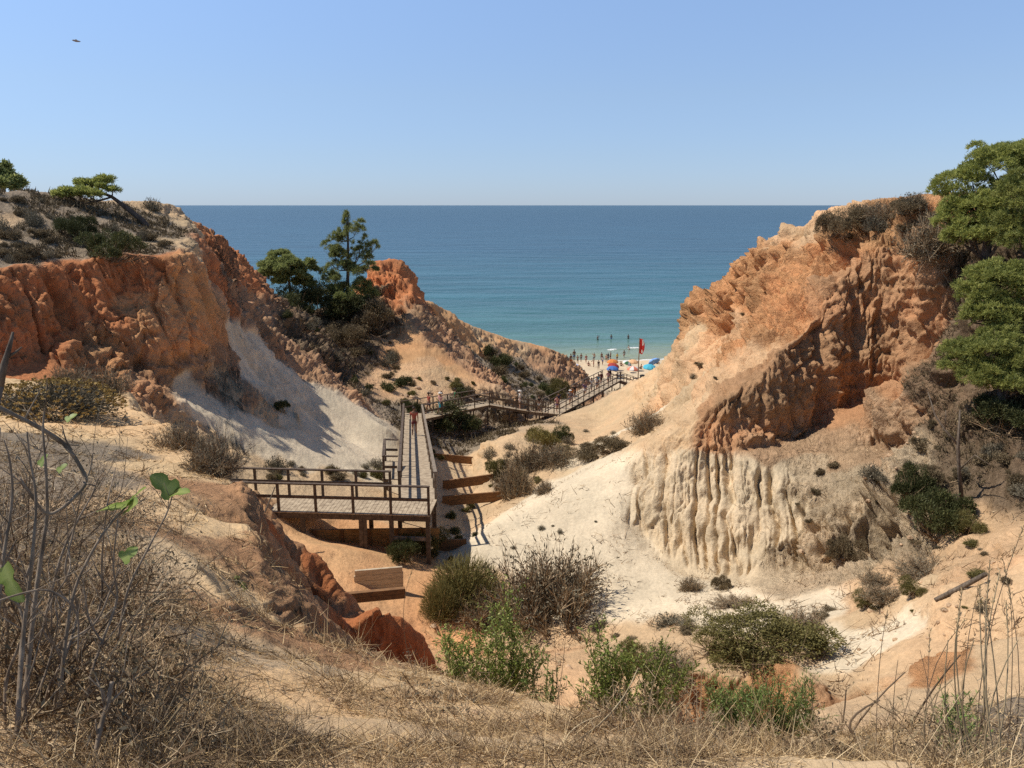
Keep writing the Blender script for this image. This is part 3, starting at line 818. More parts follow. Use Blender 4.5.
def hit(px, py):
    d = Vector(ray(px, py)).normalized()
    loc, nor, i, dist = BVH.ray_cast(Vector(CAM), d, 400)
    return loc, nor
def drop(x, y, top=60):
    loc, nor, i, dist = BVH.ray_cast(Vector((x, y, top)), Vector((0, 0, -1)), 200)
    return loc.z if loc else 0.0
# ------------------------------------------------------------------ sea
def sea_material():
    m, nt, b = new_mat("sea_water")
    geo = nt.nodes.new("ShaderNodeNewGeometry")
    sx = nt.nodes.new("ShaderNodeSeparateXYZ"); nt.links.new(geo.outputs["Position"], sx.inputs[0])
    wob = nt.nodes.new("ShaderNodeTexNoise"); wob.inputs["Scale"].default_value = 0.02; wob.inputs["Detail"].default_value = 4
    nt.links.new(geo.outputs["Position"], wob.inputs["Vector"])
    ma = nt.nodes.new("ShaderNodeMath"); ma.operation = 'MULTIPLY_ADD'; ma.inputs[1].default_value = 40; ma.inputs[2].default_value = -20
    nt.links.new(wob.outputs["Fac"], ma.inputs[0])
    ad = nt.nodes.new("ShaderNodeMath"); ad.operation = 'ADD'
    nt.links.new(sx.outputs["Y"], ad.inputs[0]); nt.links.new(ma.outputs[0], ad.inputs[1])
    lg = nt.nodes.new("ShaderNodeMath"); lg.operation = 'LOGARITHM'; lg.inputs[1].default_value = 10
    nt.links.new(ad.outputs[0], lg.inputs[0])
    mr = nt.nodes.new("ShaderNodeMapRange"); mr.inputs["From Min"].default_value = 2.15; mr.inputs["From Max"].default_value = 3.5
    nt.links.new(lg.outputs[0], mr.inputs["Value"])
    r = nt.nodes.new("ShaderNodeValToRGB"); cr = r.color_ramp
    cr.elements[0].position = 0.0; cr.elements[0].color = (0.30, 0.27, 0.17, 1)
    cr.elements[1].position = 1.0; cr.elements[1].color = (0.013, 0.056, 0.084, 1)
    for p, c in ((0.03, (0.22, 0.26, 0.17)), (0.06, (0.10, 0.195, 0.17)), (0.10, (0.062, 0.155, 0.155)), (0.2, (0.04, 0.125, 0.15)), (0.43, (0.026, 0.082, 0.122)), (0.77, (0.015, 0.060, 0.094))):
        e = cr.elements.new(p); e.color = (*c, 1)
    nt.links.new(mr.outputs[0], r.inputs[0])
    # wind patches
    mp = nt.nodes.new("ShaderNodeMapping"); mp.inputs["Scale"].default_value = (0.01, 0.06, 1)
    nt.links.new(geo.outputs["Position"], mp.inputs[0])
    pn_ = nt.nodes.new("ShaderNodeTexNoise"); pn_.inputs["Scale"].default_value = 1.0; pn_.inputs["Detail"].default_value = 9; pn_.inputs["Roughness"].default_value = 0.65
    nt.links.new(mp.outputs[0], pn_.inputs["Vector"])
    pr = nt.nodes.new("ShaderNodeMapRange"); pr.inputs["From Min"].default_value = 0.3; pr.inputs["From Max"].default_value = 0.7; pr.inputs["To Min"].default_value = 0.7; pr.inputs["To Max"].default_value = 1.3
    nt.links.new(pn_.outputs["Fac"], pr.inputs["Value"])
    sc = nt.nodes.new("ShaderNodeVectorMath"); sc.operation = 'SCALE'
    nt.links.new(r.outputs[0], sc.inputs[0]); nt.links.new(pr.outputs[0], sc.inputs["Scale"])
    nt.links.new(sc.outputs[0], b.inputs["Base Color"])
    b.inputs["Roughness"].default_value = 0.28; b.inputs["IOR"].default_value = 1.33; b.inputs["Specular IOR Level"].default_value = 0.25
    # waves: long crests lying along the shore
    hs = []
    for scl, amp, st in ((0.06, 1.6, (0.35, 1, 1)), (0.25, 0.6, (0.4, 1, 1)), (1.1, 0.16, (0.6, 1, 1))):
        mq = nt.nodes.new("ShaderNodeMapping"); mq.inputs["Scale"].default_value = (st[0] * scl, st[1] * scl, scl); mq.inputs["Rotation"].default_value = (0, 0, 0.12)
        nt.links.new(geo.outputs["Position"], mq.inputs[0])
        nn = nt.nodes.new("ShaderNodeTexNoise"); nn.inputs["Scale"].default_value = 1; nn.inputs["Detail"].default_value = 3
        nt.links.new(mq.outputs[0], nn.inputs["Vector"])
        mm = nt.nodes.new("ShaderNodeMath"); mm.operation = 'MULTIPLY'; mm.inputs[1].default_value = amp
        nt.links.new(nn.outputs["Fac"], mm.inputs[0]); hs.append(mm)
    a1 = nt.nodes.new("ShaderNodeMath"); a1.operation = 'ADD'; nt.links.new(hs[0].outputs[0], a1.inputs[0]); nt.links.new(hs[1].outputs[0], a1.inputs[1])
    a2 = nt.nodes.new("ShaderNodeMath"); a2.operation = 'ADD'; nt.links.new(a1.outputs[0], a2.inputs[0]); nt.links.new(hs[2].outputs[0], a2.inputs[1])
    bp = nt.nodes.new("ShaderNodeBump"); bp.inputs["Strength"].default_value = 0.9; bp.inputs["Distance"].default_value = 1.6
    nt.links.new(a2.outputs[0], bp.inputs["Height"]); nt.links.new(bp.outputs[0], b.inputs["Normal"])
    return m
SX = 60000.0
sea = mesh_obj("sea", [(-SX, 100, 0.02), (SX, 100, 0.02), (SX, 80000, 0.02), (-SX, 80000, 0.02)], [(0, 1, 2, 3)], sea_material())
tag(sea, "calm blue sea reaching to the horizon, turquoise near the beach", "sea", kind="structure")

# ------------------------------------------------------------------ light
SUN_AZ = math.radians(-84)     # measured from straight ahead (+Y), negative = left
SUN_EL = math.radians(55)
sd = Vector((math.sin(SUN_AZ) * math.cos(SUN_EL), math.cos(SUN_AZ) * math.cos(SUN_EL), math.sin(SUN_EL)))
sun_d = bpy.data.lights.new("sun", 'SUN'); sun_d.energy = 5.0; sun_d.angle = math.radians(0.55); sun_d.color = (1.0, 0.93, 0.83)
sun = bpy.data.objects.new("sun", sun_d); COL.objects.link(sun)
sun.location = sd * 100
sun.rotation_euler = sd.to_track_quat('Z', 'Y').to_euler()
world = bpy.data.worlds.new("World"); scene.world = world; world.use_nodes = True
wn = world.node_tree
sky = wn.nodes.new("ShaderNodeTexSky"); sky.sky_type = 'NISHITA'; sky.sun_disc = False
sky.sun_elevation = SUN_EL; sky.sun_rotation = SUN_AZ
sky.altitude = 30; sky.air_density = 1.0; sky.dust_density = 0.0; sky.ozone_density = 4.0
bg = wn.nodes["Background"]; bg.inputs["Strength"].default_value = 0.09
# low sky: paler and bluer sea air
wtc = wn.nodes.new("ShaderNodeTexCoord"); wsx = wn.nodes.new("ShaderNodeSeparateXYZ"); wn.links.new(wtc.outputs["Generated"], wsx.inputs[0])
wmr = wn.nodes.new("ShaderNodeValToRGB")
wmr.color_ramp.elements[0].position = 0.0; wmr.color_ramp.elements[0].color = (0.66, 0.86, 1.42, 1)
wmr.color_ramp.elements[1].position = 0.5; wmr.color_ramp.elements[1].color = (1, 1, 1, 1)
for p, c in ((0.06, (0.98, 1.05, 1.36)), (0.13, (1.35, 1.3, 1.42)), (0.25, (1.85, 1.73, 1.76))):
    e = wmr.color_ramp.elements.new(p); e.color = (*c, 1)
wn.links.new(wsx.outputs["Z"], wmr.inputs[0])
wmx = wn.nodes.new("ShaderNodeMix"); wmx.data_type = 'RGBA'; wmx.blend_type = 'MULTIPLY'; wmx.inputs["Factor"].default_value = 1.0
wn.links.new(sky.outputs[0], wmx.inputs["A"]); wn.links.new(wmr.outputs[0], wmx.inputs["B"])
wn.links.new(wmx.outputs["Result"], bg.inputs["Color"])
scene.view_settings.view_transform = 'Standard'
scene.view_settings.look = 'None'
scene.view_settings.exposure = 0.0
scene.view_settings.gamma = 1.0
scene.view_settings.use_curve_mapping = False
scene.cycles.max_bounces = 6
scene.cycles.diffuse_bounces = 3
scene.cycles.transparent_max_bounces = 8
scene.cycles.use_denoising = False
scene.cycles.use_adaptive_sampling = True
scene.cycles.adaptive_threshold = 0.004
scene.cycles.sample_clamp_indirect = 4.0
# ------------------------------------------------------------------ plant meshes
def mat_leaf(name, cols, rough=0.6, transl=0.25, spec=0.25):
    """colour from the 'tint' attribute of every blade or leaf, part of the light passes through"""
    m, nt, b = new_mat(name)
    at = nt.nodes.new("ShaderNodeAttribute"); at.attribute_name = "tint"
    r = nt.nodes.new("ShaderNodeValToRGB")
    while len(r.color_ramp.elements) < len(cols): r.color_ramp.elements.new(0.5)
    for i, c in enumerate(cols):
        r.color_ramp.elements[i].position = i / (len(cols) - 1); r.color_ramp.elements[i].color = (*c, 1)
    nt.links.new(at.outputs["Fac"], r.inputs[0])
    oi = nt.nodes.new("ShaderNodeObjectInfo"); mr = nt.nodes.new("ShaderNodeMapRange")
    mr.inputs["To Min"].default_value = 0.82; mr.inputs["To Max"].default_value = 1.2
    nt.links.new(oi.outputs["Random"], mr.inputs["Value"])
    sc = nt.nodes.new("ShaderNodeVectorMath"); sc.operation = 'SCALE'
    nt.links.new(r.outputs[0], sc.inputs[0]); nt.links.new(mr.outputs[0], sc.inputs["Scale"])
    nt.links.new(sc.outputs[0], b.inputs["Base Color"])
    b.inputs["Roughness"].default_value = rough; b.inputs["Specular IOR Level"].default_value = spec
    if transl > 0:
        tr = nt.nodes.new("ShaderNodeBsdfTranslucent"); nt.links.new(sc.outputs[0], tr.inputs["Color"])
        mx = nt.nodes.new("ShaderNodeMixShader"); mx.inputs[0].default_value = transl
        out = nt.nodes["Material Output"]
        nt.links.new(b.outputs[0], mx.inputs[1]); nt.links.new(tr.outputs[0], mx.inputs[2]); nt.links.new(mx.outputs[0], out.inputs["Surface"])
    return m

M_STRAW = mat_leaf("straw", [(0.07, 0.045, 0.026), (0.27, 0.18, 0.10), (0.55, 0.39, 0.20), (0.80, 0.61, 0.36)], 0.75, 0.12, 0.15)
M_TWIG = mat_leaf("grey_twig", [(0.075, 0.045, 0.025), (0.25, 0.165, 0.095), (0.56, 0.43, 0.27)], 0.85, 0.0, 0.15)
M_GREYLEAF = mat_leaf("grey_leaf", [(0.08, 0.07, 0.05), (0.17, 0.15, 0.105), (0.30, 0.265, 0.19)], 0.8, 0.15, 0.15)
M_OLIVE = mat_leaf("olive_leaf", [(0.08, 0.072, 0.025), (0.17, 0.15, 0.048), (0.29, 0.25, 0.09)], 0.7, 0.2)
M_BROWNLEAF = mat_leaf("brown_leaf", [(0.09, 0.068, 0.04), (0.185, 0.14, 0.08), (0.30, 0.235, 0.14)], 0.8, 0.15, 0.15)
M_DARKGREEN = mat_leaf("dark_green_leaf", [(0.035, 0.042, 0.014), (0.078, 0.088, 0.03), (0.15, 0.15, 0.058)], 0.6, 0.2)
M_PINE = mat_leaf("pine_needle", [(0.10, 0.125, 0.035), (0.29, 0.315, 0.085), (0.52, 0.52, 0.16)], 0.55, 0.42)
M_PINEDARK = mat_leaf("pine_needle_dark", [(0.10, 0.12, 0.045), (0.26, 0.295, 0.10), (0.45, 0.47, 0.18)], 0.6, 0.45)
M_SPRIG = mat_leaf("fresh_leaf", [(0.09, 0.13, 0.028), (0.22, 0.28, 0.06), (0.42, 0.43, 0.13)], 0.5, 0.32)
M_REED = mat_leaf("reed_leaf", [(0.08, 0.14, 0.035), (0.19, 0.27, 0.07), (0.36, 0.40, 0.14)], 0.5, 0.3)
M_YELLOW = mat_leaf("straw_flower", [(0.25, 0.17, 0.06), (0.42, 0.29, 0.10), (0.55, 0.40, 0.16)], 0.8, 0.1, 0.1)
M_BARK = mat_noise("bark", (0.06, 0.045, 0.035), (0.17, 0.13, 0.10), 14, 0.9, 0.6, (1, 1, 0.25))
M_FIGBARK = mat_noise("fig_bark", (0.12, 0.085, 0.055), (0.34, 0.265, 0.19), 30, 0.8, 0.4, (1, 1, 0.4))
M_DEADWOOD = mat_noise("dead_wood", (0.075, 0.055, 0.04), (0.20, 0.16, 0.12), 22, 0.9, 0.5, (1, 1, 0.3))

def unit(v): return v / (np.linalg.norm(v, axis=-1, keepdims=True) + 1e-9)
def rnd_dirs(n, rng, zmin=-1.0):
    z = rng.uniform(zmin, 1, n); a = rng.uniform(0, 2 * PI, n); s = np.sqrt(1 - z * z)
    return np.stack([s * np.cos(a), s * np.sin(a), z], 1)

class Blades:
    """many ribbons and leaves in one mesh, each with its own tint"""
    def __init__(s): s.V = []; s.F = []; s.T = []; s.n = 0
    def ribbons(s, P, D, Ln, W, rng, tint, seg=2, bend=None, tip=0.25):
        n = len(P)
        if n == 0: return None
        Ln = np.broadcast_to(Ln, n); W = np.broadcast_to(W, n); D = unit(D)
        side = unit(np.cross(D, rnd_dirs(n, rng)))
        if bend is None: bend = np.zeros((n, 3))
        rings = []
        for k in range(seg + 1):
            t = k / seg
            c = P + D * (Ln * t)[:, None] + bend * (t * t)
            w = (W * (1 - (1 - tip) * t) / 2)[:, None]
            rings.append(np.stack([c - side * w, c + side * w], 1))
        V = np.stack(rings, 1).reshape(n, -1, 3)
        m = 2 * (seg + 1)
        base = s.n + np.arange(n)[:, None] * m
        for k in range(seg):
            s.F.append(np.concatenate([base + 2 * k, base + 2 * k + 1, base + 2 * k + 3, base + 2 * k + 2], 1))
        s.V.append(V.reshape(-1, 3)); s.T.append(np.repeat(np.broadcast_to(tint, n), m)); s.n += n * m
        return P + D * Ln[:, None] + bend
    def leaves(s, P, D, Ln, W, rng, tint):
        n = len(P)
        if n == 0: return
        Ln = np.broadcast_to(Ln, n)[:, None]; W = np.broadcast_to(W, n)[:, None]; D = unit(D)
        side = unit(np.cross(D, rnd_dirs(n, rng)))
        mid = P + D * Ln * 0.45
        V = np.stack([P, mid + side * W / 2, P + D * Ln, mid - side * W / 2], 1)
        base = s.n + np.arange(n)[:, None] * 4
        s.F.append(np.concatenate([base, base + 1, base + 2, base + 3], 1))
        s.V.append(V.reshape(-1, 3)); s.T.append(np.repeat(np.broadcast_to(tint, n), 4)); s.n += n * 4
    def mesh(s, name, mat):
        V = np.concatenate(s.V); F = np.concatenate(s.F)
        return quads_mesh(name, V, F, mat, True, {"tint": ('FLOAT', np.clip(np.concatenate(s.T), 0, 1))})

def stem_paths(n, rng, h, spread, sub=3):
    """stems from one root that fork; returns arrays of segments' starts, directions, lengths and the ends"""
    D = rnd_dirs(n, rng, 0.15); D[:, :2] *= spread; D = unit(D)
    P = rng.normal(0, 0.06, (n, 3)); P[:, 2] = 0
    return P, D

# ---- unit shrubs: about 2 wide and 1 high
def shrub_meshes(kind, seed):
    rng = np.random.default_rng(seed)
    st = Blades(); fo = Blades()
    lobes = [(np.array([rng.uniform(-.72, .72), rng.uniform(-.72, .72), rng.uniform(.15, .68)]), rng.uniform(.17, .42)) for k in range(11)] + [(np.array([rng.uniform(-.2, .2), rng.uniform(-.2, .2), .5]), .46)]
    n = 90
    P, D = stem_paths(n, rng, 1, 1.3)
    P = np.stack([rng.normal(0, .22, n), rng.normal(0, .22, n), np.full(n, -0.08)], 1)
    ends = st.ribbons(P, D, rng.uniform(.5, 1.0, n), .028, rng, rng.uniform(.1, .8, n), 3, rng.normal(0, .12, (n, 3)))
    if kind == 'grey':
        m = 3000; k = rng.integers(0, n, m); t = rng.uniform(.25, 1, m)[:, None]
        Q = P[k] + (ends[k] - P[k]) * t
        d = unit(D[k] * .8 + rnd_dirs(m, rng) * .75 + np.array([0, 0, .25]))
        e2 = st.ribbons(Q, d, rng.uniform(.15, .42, m), .014, rng, rng.uniform(.2, 1, m), 2, rng.normal(0, .05, (m, 3)))
        m2 = 6000; k = rng.integers(0, m, m2)
        fo.leaves(e2[k] - d[k] * rng.uniform(0, .25, (m2, 1)), d[k] + rnd_dirs(m2, rng) * .8, rng.uniform(.04, .10, m2), .022, rng, rng.uniform(0, 1, m2))
        return st.mesh("stems", M_TWIG), fo.mesh("foliage", M_GREYLEAF)
    mat = {'olive': M_OLIVE, 'green': M_DARKGREEN, 'brown': M_BROWNLEAF, 'broom': M_OLIVE}[kind]
    if kind == 'broom':
        m = 7000
        d = rnd_dirs(m, rng, 0.1); r = rng.uniform(.3, .92, m)
        Q = d * r[:, None] * np.array([.95, .95, .9])
        fo.ribbons(Q, unit(d + np.array([0, 0, .35]) + rnd_dirs(m, rng) * .7), rng.uniform(.06, .2, m), .014, rng, np.clip(r + rng.normal(0, .25, m), 0, 1), 2, rng.normal(0, .04, (m, 3)))
        return st.mesh("stems", M_TWIG), fo.mesh("foliage", mat)
    for c, r in lobes:
        m = 1100
        d = rnd_dirs(m, rng, -.35); rad = r * rng.uniform(.55, 1.05, m) ** .6
        d2 = d + 0
        Q = c + d * (rad * (1 + .3 * np.sin(d[:, 0] * 6 + c[0] * 9) * np.cos(d[:, 2] * 7 + c[1] * 9)))[:, None] * np.array([1, 1, .85])
        # leaves in little sprays
        Q = Q + rng.normal(0, .02, (m, 3))
        fo.leaves(Q, d2 + rnd_dirs(m, rng) * .9 + np.array([0, 0, .3]), rng.uniform(.035, .085, m), rng.uniform(.016, .032, m), rng, np.clip(.5 + rng.normal(0, .28, m), 0, 1))
    return st.mesh("stems", M_TWIG), fo.mesh("foliage", mat)

SHRUB = {k: [shrub_meshes(k, 50 + 10 * i + j) for j in range(3)] for i, k in enumerate(('grey', 'olive', 'green', 'brown', 'broom'))}

def shrub(kind, px, py, wpx, hpx, label, group=None, name=None, r=None, cat="shrub", sink=0.05):
    """px, py: where its foot meets the ground"""
    if r is None:
        loc, nor = hit(px, py)
        if loc is None: return None
    else:
        loc = Vector(U(px, py, r)); loc.z = drop(loc.x, loc.y)
    dep = pix(loc)[2]
    w = wpx * dep / FPX; h = hpx * dep / FPX
    o = empty(name or {'grey': 'dry_shrub', 'olive': 'olive_shrub', 'green': 'green_shrub', 'brown': 'brown_shrub', 'broom': 'broom_shrub'}[kind],
              (loc.x, loc.y, loc.z - h * sink), random.uniform(0, 2 * PI))
    o.scale = (w / 1.9, w / 1.9, h / 1.0)
    s_, f_ = random.choice(SHRUB[kind])
    link("stems", s_, o); link("foliage", f_, o)
    tag(o, label, cat, group)
    return o

def small_mesh(kind, seed):
    rng = np.random.default_rng(seed); b = Blades()
    n = 260
    d = rnd_dirs(n, rng, .05); P = rng.normal(0, .22, (n, 3)); P[:, 2] = -.06
    if kind == 'grey':
        b.ribbons(P, d, rng.uniform(.5, 1.0, n), .035, rng, rng.uniform(.1, 1, n), 2, rng.normal(0, .15, (n, 3)))
        m = 500; dd = rnd_dirs(m, rng, .0)
        b.leaves(dd * rng.uniform(.4, .9, (m, 1)), dd + rnd_dirs(m, rng), .16, .06, rng, rng.uniform(0, .9, m))
        return b.mesh("low_bush", M_GREYLEAF)
    for q in range(6):
        a_ = rng.uniform(0, 2 * PI); c_ = np.array([math.cos(a_), math.sin(a_), 0]) * rng.uniform(.1, .6) + np.array([0, 0, rng.uniform(.1, .45)]); r_ = rng.uniform(.22, .5)
        m = 260; dd = rnd_dirs(m, rng, -.3)
        b.leaves(c_ + dd * (r_ * rng.uniform(.3, 1.1, (m, 1))), dd + rnd_dirs(m, rng), rng.uniform(.08, .2, m), .06, rng, np.clip(.5 + rng.normal(0, .3, m), 0, 1))
    m = 90; dd = rnd_dirs(m, rng, .1)
    b.ribbons(dd * .2 * [1, 1, 0], dd, rng.uniform(.6, 1.15, m), .03, rng, rng.uniform(0, .5, m), 2, rng.normal(0, .12, (m, 3)))
    return b.mesh("low_bush", {'brown': M_BROWNLEAF, 'green': M_DARKGREEN, 'olive': M_OLIVE}[kind])
SMALL = {k: [small_mesh(k, 300 + 7 * i + j) for j in range(3)] for i, k in enumerate(('grey', 'brown', 'green', 'olive'))}

def in_poly(x, y, poly):
    c = False; n = len(poly); j = n - 1
    for i in range(n):
        if ((poly[i][1] > y) != (poly[j][1] > y)) and (x < (poly[j][0] - poly[i][0]) * (y - poly[i][1]) / (poly[j][1] - poly[i][1] + 1e-9) + poly[i][0]): c = not c
        j = i
    return c

def scatter(poly, n, kinds, wr, label, group, asp=(0.45, 0.75), name="low_bush", seed=0):
    rs = random.Random(seed)
    xs = [p[0] for p in poly]; ys = [p[1] for p in poly]
    k = 0; tries = 0
    while k < n and tries < n * 30:
        tries += 1
        x = rs.uniform(min(xs), max(xs)); y = rs.uniform(min(ys), max(ys))
        if not in_poly(x, y, poly): continue
        loc, nor = hit(x, y)
        if loc is None or nor.z < 0.15: continue
        dep = pix(loc)[2]; w = (wr[0] + (wr[1] * 1.25 - wr[0]) * rs.random() ** 1.7) * dep / FPX
        o = link(name, rs.choice(SMALL[rs.choice(kinds)]))
        o.location = loc; o.rotation_euler = (0, 0, rs.uniform(0, 6.28)); hh = w * rs.uniform(*asp)
        o.scale = (w / 1.8 * rs.uniform(.75, 1.25), w / 1.8 * rs.uniform(.75, 1.25), hh / .95)
        tag(o, label, "bush", group); k += 1

# ------------------------------------------------------------------ shrubs that stand out, one by one
shrub('broom', 466, 601, 88, 56, "big olive broom bush on the valley floor beside the grey one", None)
shrub('grey', 556, 612, 118, 80, "largest grey twiggy bush at the foot of the white hump")
shrub('grey', 488, 622, 60, 40, "grey twiggy bush in front of the olive broom bush")
shrub('broom', 440, 615, 45, 42, "pale olive bush at the valley side of the big broom bush")
shrub('olive', 770, 652, 122, 36, "wide olive green cushion shrub on the mound with a red cut face")
shrub('olive', 722, 654, 74, 30, "flat olive shrub joining the wide cushion shrub on the mound")
shrub('grey', 803, 632, 56, 26, "silvery grey bush behind the wide olive cushion shrub")
shrub('grey', 668, 672, 60, 30, "grey twiggy shrub on the crumbling end of the mound")
shrub('olive', 640, 668, 50, 26, "olive shrub at the sandy end of the mound")
shrub('grey', 690, 590, 22, 18, "small dark shrub in front of the fluted white wall's foot")
shrub('brown', 722, 588, 20, 16, "small brown shrub under the middle of the fluted wall")
shrub('grey', 735, 606, 46, 10, "flat dark mat of dead twigs on sand below the fluted wall")
shrub('grey', 650, 432, 38, 30, "dark bush on the white rib below the orange cliff")
shrub('brown', 612, 452, 44, 18, "flat brown bush below the white rib of the orange cliff")
shrub('olive', 545, 448, 36, 24, "olive bush on top of the bank beside the gully steps")
shrub('green', 560, 441, 26, 20, "dark green bush at the brow of the gully bank")
shrub('grey', 528, 470, 42, 34, "grey bush on the lit flank of the gully bank")
shrub('grey', 516, 495, 42, 44, "tall grey bush low on the gully bank above the lowest timber check")
shrub('olive', 497, 478, 26, 22, "olive tuft between two timber checks in the gully")
shrub('grey', 560, 462, 52, 22, "grey bush in the hollow behind the white hump")
shrub('brown', 590, 458, 40, 16, "brown bush at the end of the hollow behind the white hump")
shrub('grey', 545, 492, 24, 14, "small grey bush on the near slope of the white hump's back")
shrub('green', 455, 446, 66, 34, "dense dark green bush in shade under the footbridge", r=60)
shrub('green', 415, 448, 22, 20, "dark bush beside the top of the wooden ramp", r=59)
shrub('green', 404, 562, 34, 26, "green bush growing between the legs of the boardwalk")
shrub('olive', 425, 560, 40, 26, "olive grass clump under the corner of the boardwalk", r=27.6)
shrub('green', 236, 484, 48, 34, "dark bush where the boardwalk meets the hillside", r=21)
shrub('grey', 213, 470, 64, 46, "pale spiky grey bush on the brow of the near spur")
shrub('grey', 182, 448, 44, 34, "grey bush on the near spur above the spiky pale one")
shrub('grey', 103, 396, 48, 34, "round grey bush on the crest below the red wall")
shrub('grey', 70, 388, 40, 28, "grey bush on the crest behind the straw coloured flowers")
shrub('green', 935, 532, 66, 50, "dark green shrub at the foot of the brown slope beside the bare sapling")
shrub('green', 912, 495, 46, 36, "dark green shrub hanging on the rough cream wall")
shrub('olive', 972, 532, 30, 20, "small olive bush at the top of the sandy bank")
shrub('olive', 868, 606, 26, 14, "small green tuft on the open sand near grey twigs")
shrub('olive', 914, 594, 26, 16, "yellowish green tuft on the sandy slope")
shrub('grey', 888, 600, 48, 18, "low grey twigs on the sand beside the yellowish tuft")
shrub('grey', 925, 575, 66, 18, "long grey mat of twigs across the sandy slope")
shrub('brown', 846, 560, 34, 24, "brown bush at the foot of the rough cream wall")
shrub('grey', 880, 585, 40, 16, "grey twigs below the brown bush at the cliff foot")
shrub('brown', 835, 235, 34, 30, "brown bush at the seaward lip of the right cliff")
shrub('brown', 862, 228, 40, 24, "second brown bush from the seaward lip of the right cliff")
shrub('grey', 886, 216, 36, 20, "grey brown bush on the skyline of the right cliff")
shrub('brown', 910, 212, 34, 18, "brown bush on the skyline next to the pines")
shrub('grey', 932, 252, 62, 50, "big grey bare bush hanging over the lip above the dark wall")
shrub('grey', 916, 205, 20, 14, "small grey bush sticking up on the right skyline")
shrub('green', 112, 258, 58, 32, "dark green bush under the wind bent pine")
shrub('green', 78, 238, 40, 26, "green bush at the foot of the wind bent pine's crown")
shrub('green', 48, 190, 12, 9, "small round bush on the left skyline")
shrub('green', 318, 312, 66, 40, "dark bush between the two pines on the far shoulder", r=77.5)
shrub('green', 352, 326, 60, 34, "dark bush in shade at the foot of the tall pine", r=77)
shrub('brown', 372, 330, 50, 40, "brown thicket between the tall pine and the red spur", r=76)
shrub('green', 296, 318, 44, 26, "dark bush on the shoulder below the round pine", r=75)
shrub('brown', 345, 350, 46, 22, "brown thicket on the slope below the tall pine", r=72)
shrub('olive', 556, 408, 30, 20, "yellow green bush beside the foot of the beach stairs", r=86)
shrub('green', 282, 412, 16, 14, "dark tuft alone on the rilled slope of the left cliff")

shrub('green', 1004, 428, 76, 34, "added dark shrub standing in for the deep shade under the lowest pine on the right")  # added shrub, its dark foliage stands in for the shadow below this pine
# bushes nobody can tell apart
scatter([(0, 200), (60, 200), (150, 206), (170, 245), (150, 255), (60, 266), (0, 272)], 44, ['grey', 'brown', 'brown'], (7, 18), "dry brown bush on the plateau above the left red wall", "bushes on the left plateau", seed=1)
scatter([(280, 315), (380, 310), (400, 340), (395, 385), (370, 400), (335, 372)], 38, ['brown', 'brown', 'green', 'grey'], (5, 14), "small bush on the brown slope below the far pines", "bushes below the far pines", seed=2)
scatter([(480, 350), (510, 355), (560, 385), (575, 400), (540, 402), (505, 385)], 30, ['green', 'green', 'brown'], (6, 17), "dark bush on the slope behind the footbridge", "bushes behind the footbridge", seed=3)
scatter([(385, 385), (420, 375), (480, 385), (480, 398), (410, 404), (380, 408)], 20, ['brown', 'olive', 'green'], (6, 15), "small bush between the footbridge and the orange spur", "bushes above the footbridge", seed=4)
scatter([(475, 440), (540, 432), (575, 445), (530, 490), (500, 500), (480, 470)], 20, ['grey', 'grey', 'olive'], (5, 14), "small grey bush on the bank beside the gully steps", "bushes on the gully bank", seed=5)
scatter([(250, 455), (330, 470), (390, 460), (392, 480), (260, 482)], 22, ['grey', 'olive', 'brown'], (7, 18), "small bush on pale sand behind the boardwalk", "bushes behind the boardwalk", seed=6)
scatter([(930, 410), (1024, 400), (1024, 500), (940, 520), (905, 470)], 44, ['grey', 'brown', 'brown'], (8, 20), "dry bush on the brown slope below the right pines", "bushes on the brown slope", seed=7)
scatter([(820, 222), (930, 200), (950, 240), (840, 240)], 14, ['brown', 'grey'], (10, 22), "low brown bush on top of the right cliff", "bushes on top of the right cliff", seed=8)
scatter([(840, 560), (960, 530), (1020, 540), (1000, 620), (860, 620)], 18, ['grey', 'brown', 'olive'], (6, 18), "low tuft of twigs on the sandy slope at the valley's end", "tufts on the sandy slope", (0.3, 0.5), seed=9)
scatter([(480, 530), (560, 505), (620, 520), (600, 560), (520, 570)], 5, ['grey'], (3, 11), "tiny grey tuft on the white hump", "tufts on the white hump", seed=10)
scatter([(560, 630), (640, 620), (840, 610), (840, 625), (640, 650)], 16, ['grey', 'brown'], (8, 24), "flat tuft of dead twigs on the valley sand", "tufts on the valley sand", (0.2, 0.4), seed=11)
scatter([(580, 420), (660, 385), (720, 330), (800, 250), (830, 240), (720, 400), (640, 450), (570, 440)], 6, ['grey', 'brown'], (4, 12), "small grey tuft clinging to the orange cliff", "tufts on the orange cliff", seed=12)
scatter([(390, 425), (440, 560), (470, 530), (440, 450)], 6, ['olive', 'green'], (8, 14), "small green bush beside the wooden ramp", "bushes beside the ramp", seed=13)
scatter([(440, 515), (470, 500), (480, 545), (450, 570)], 6, ['olive', 'green'], (8, 14), "small green bush beside the gully outlet", "bushes beside the gully outlet", seed=14)
scatter([(790, 460), (900, 460), (900, 560), (800, 560)], 9, ['grey', 'brown'], (5, 16), "small dry tuft on the rough cream wall", "tufts on the rough cream wall", seed=15)

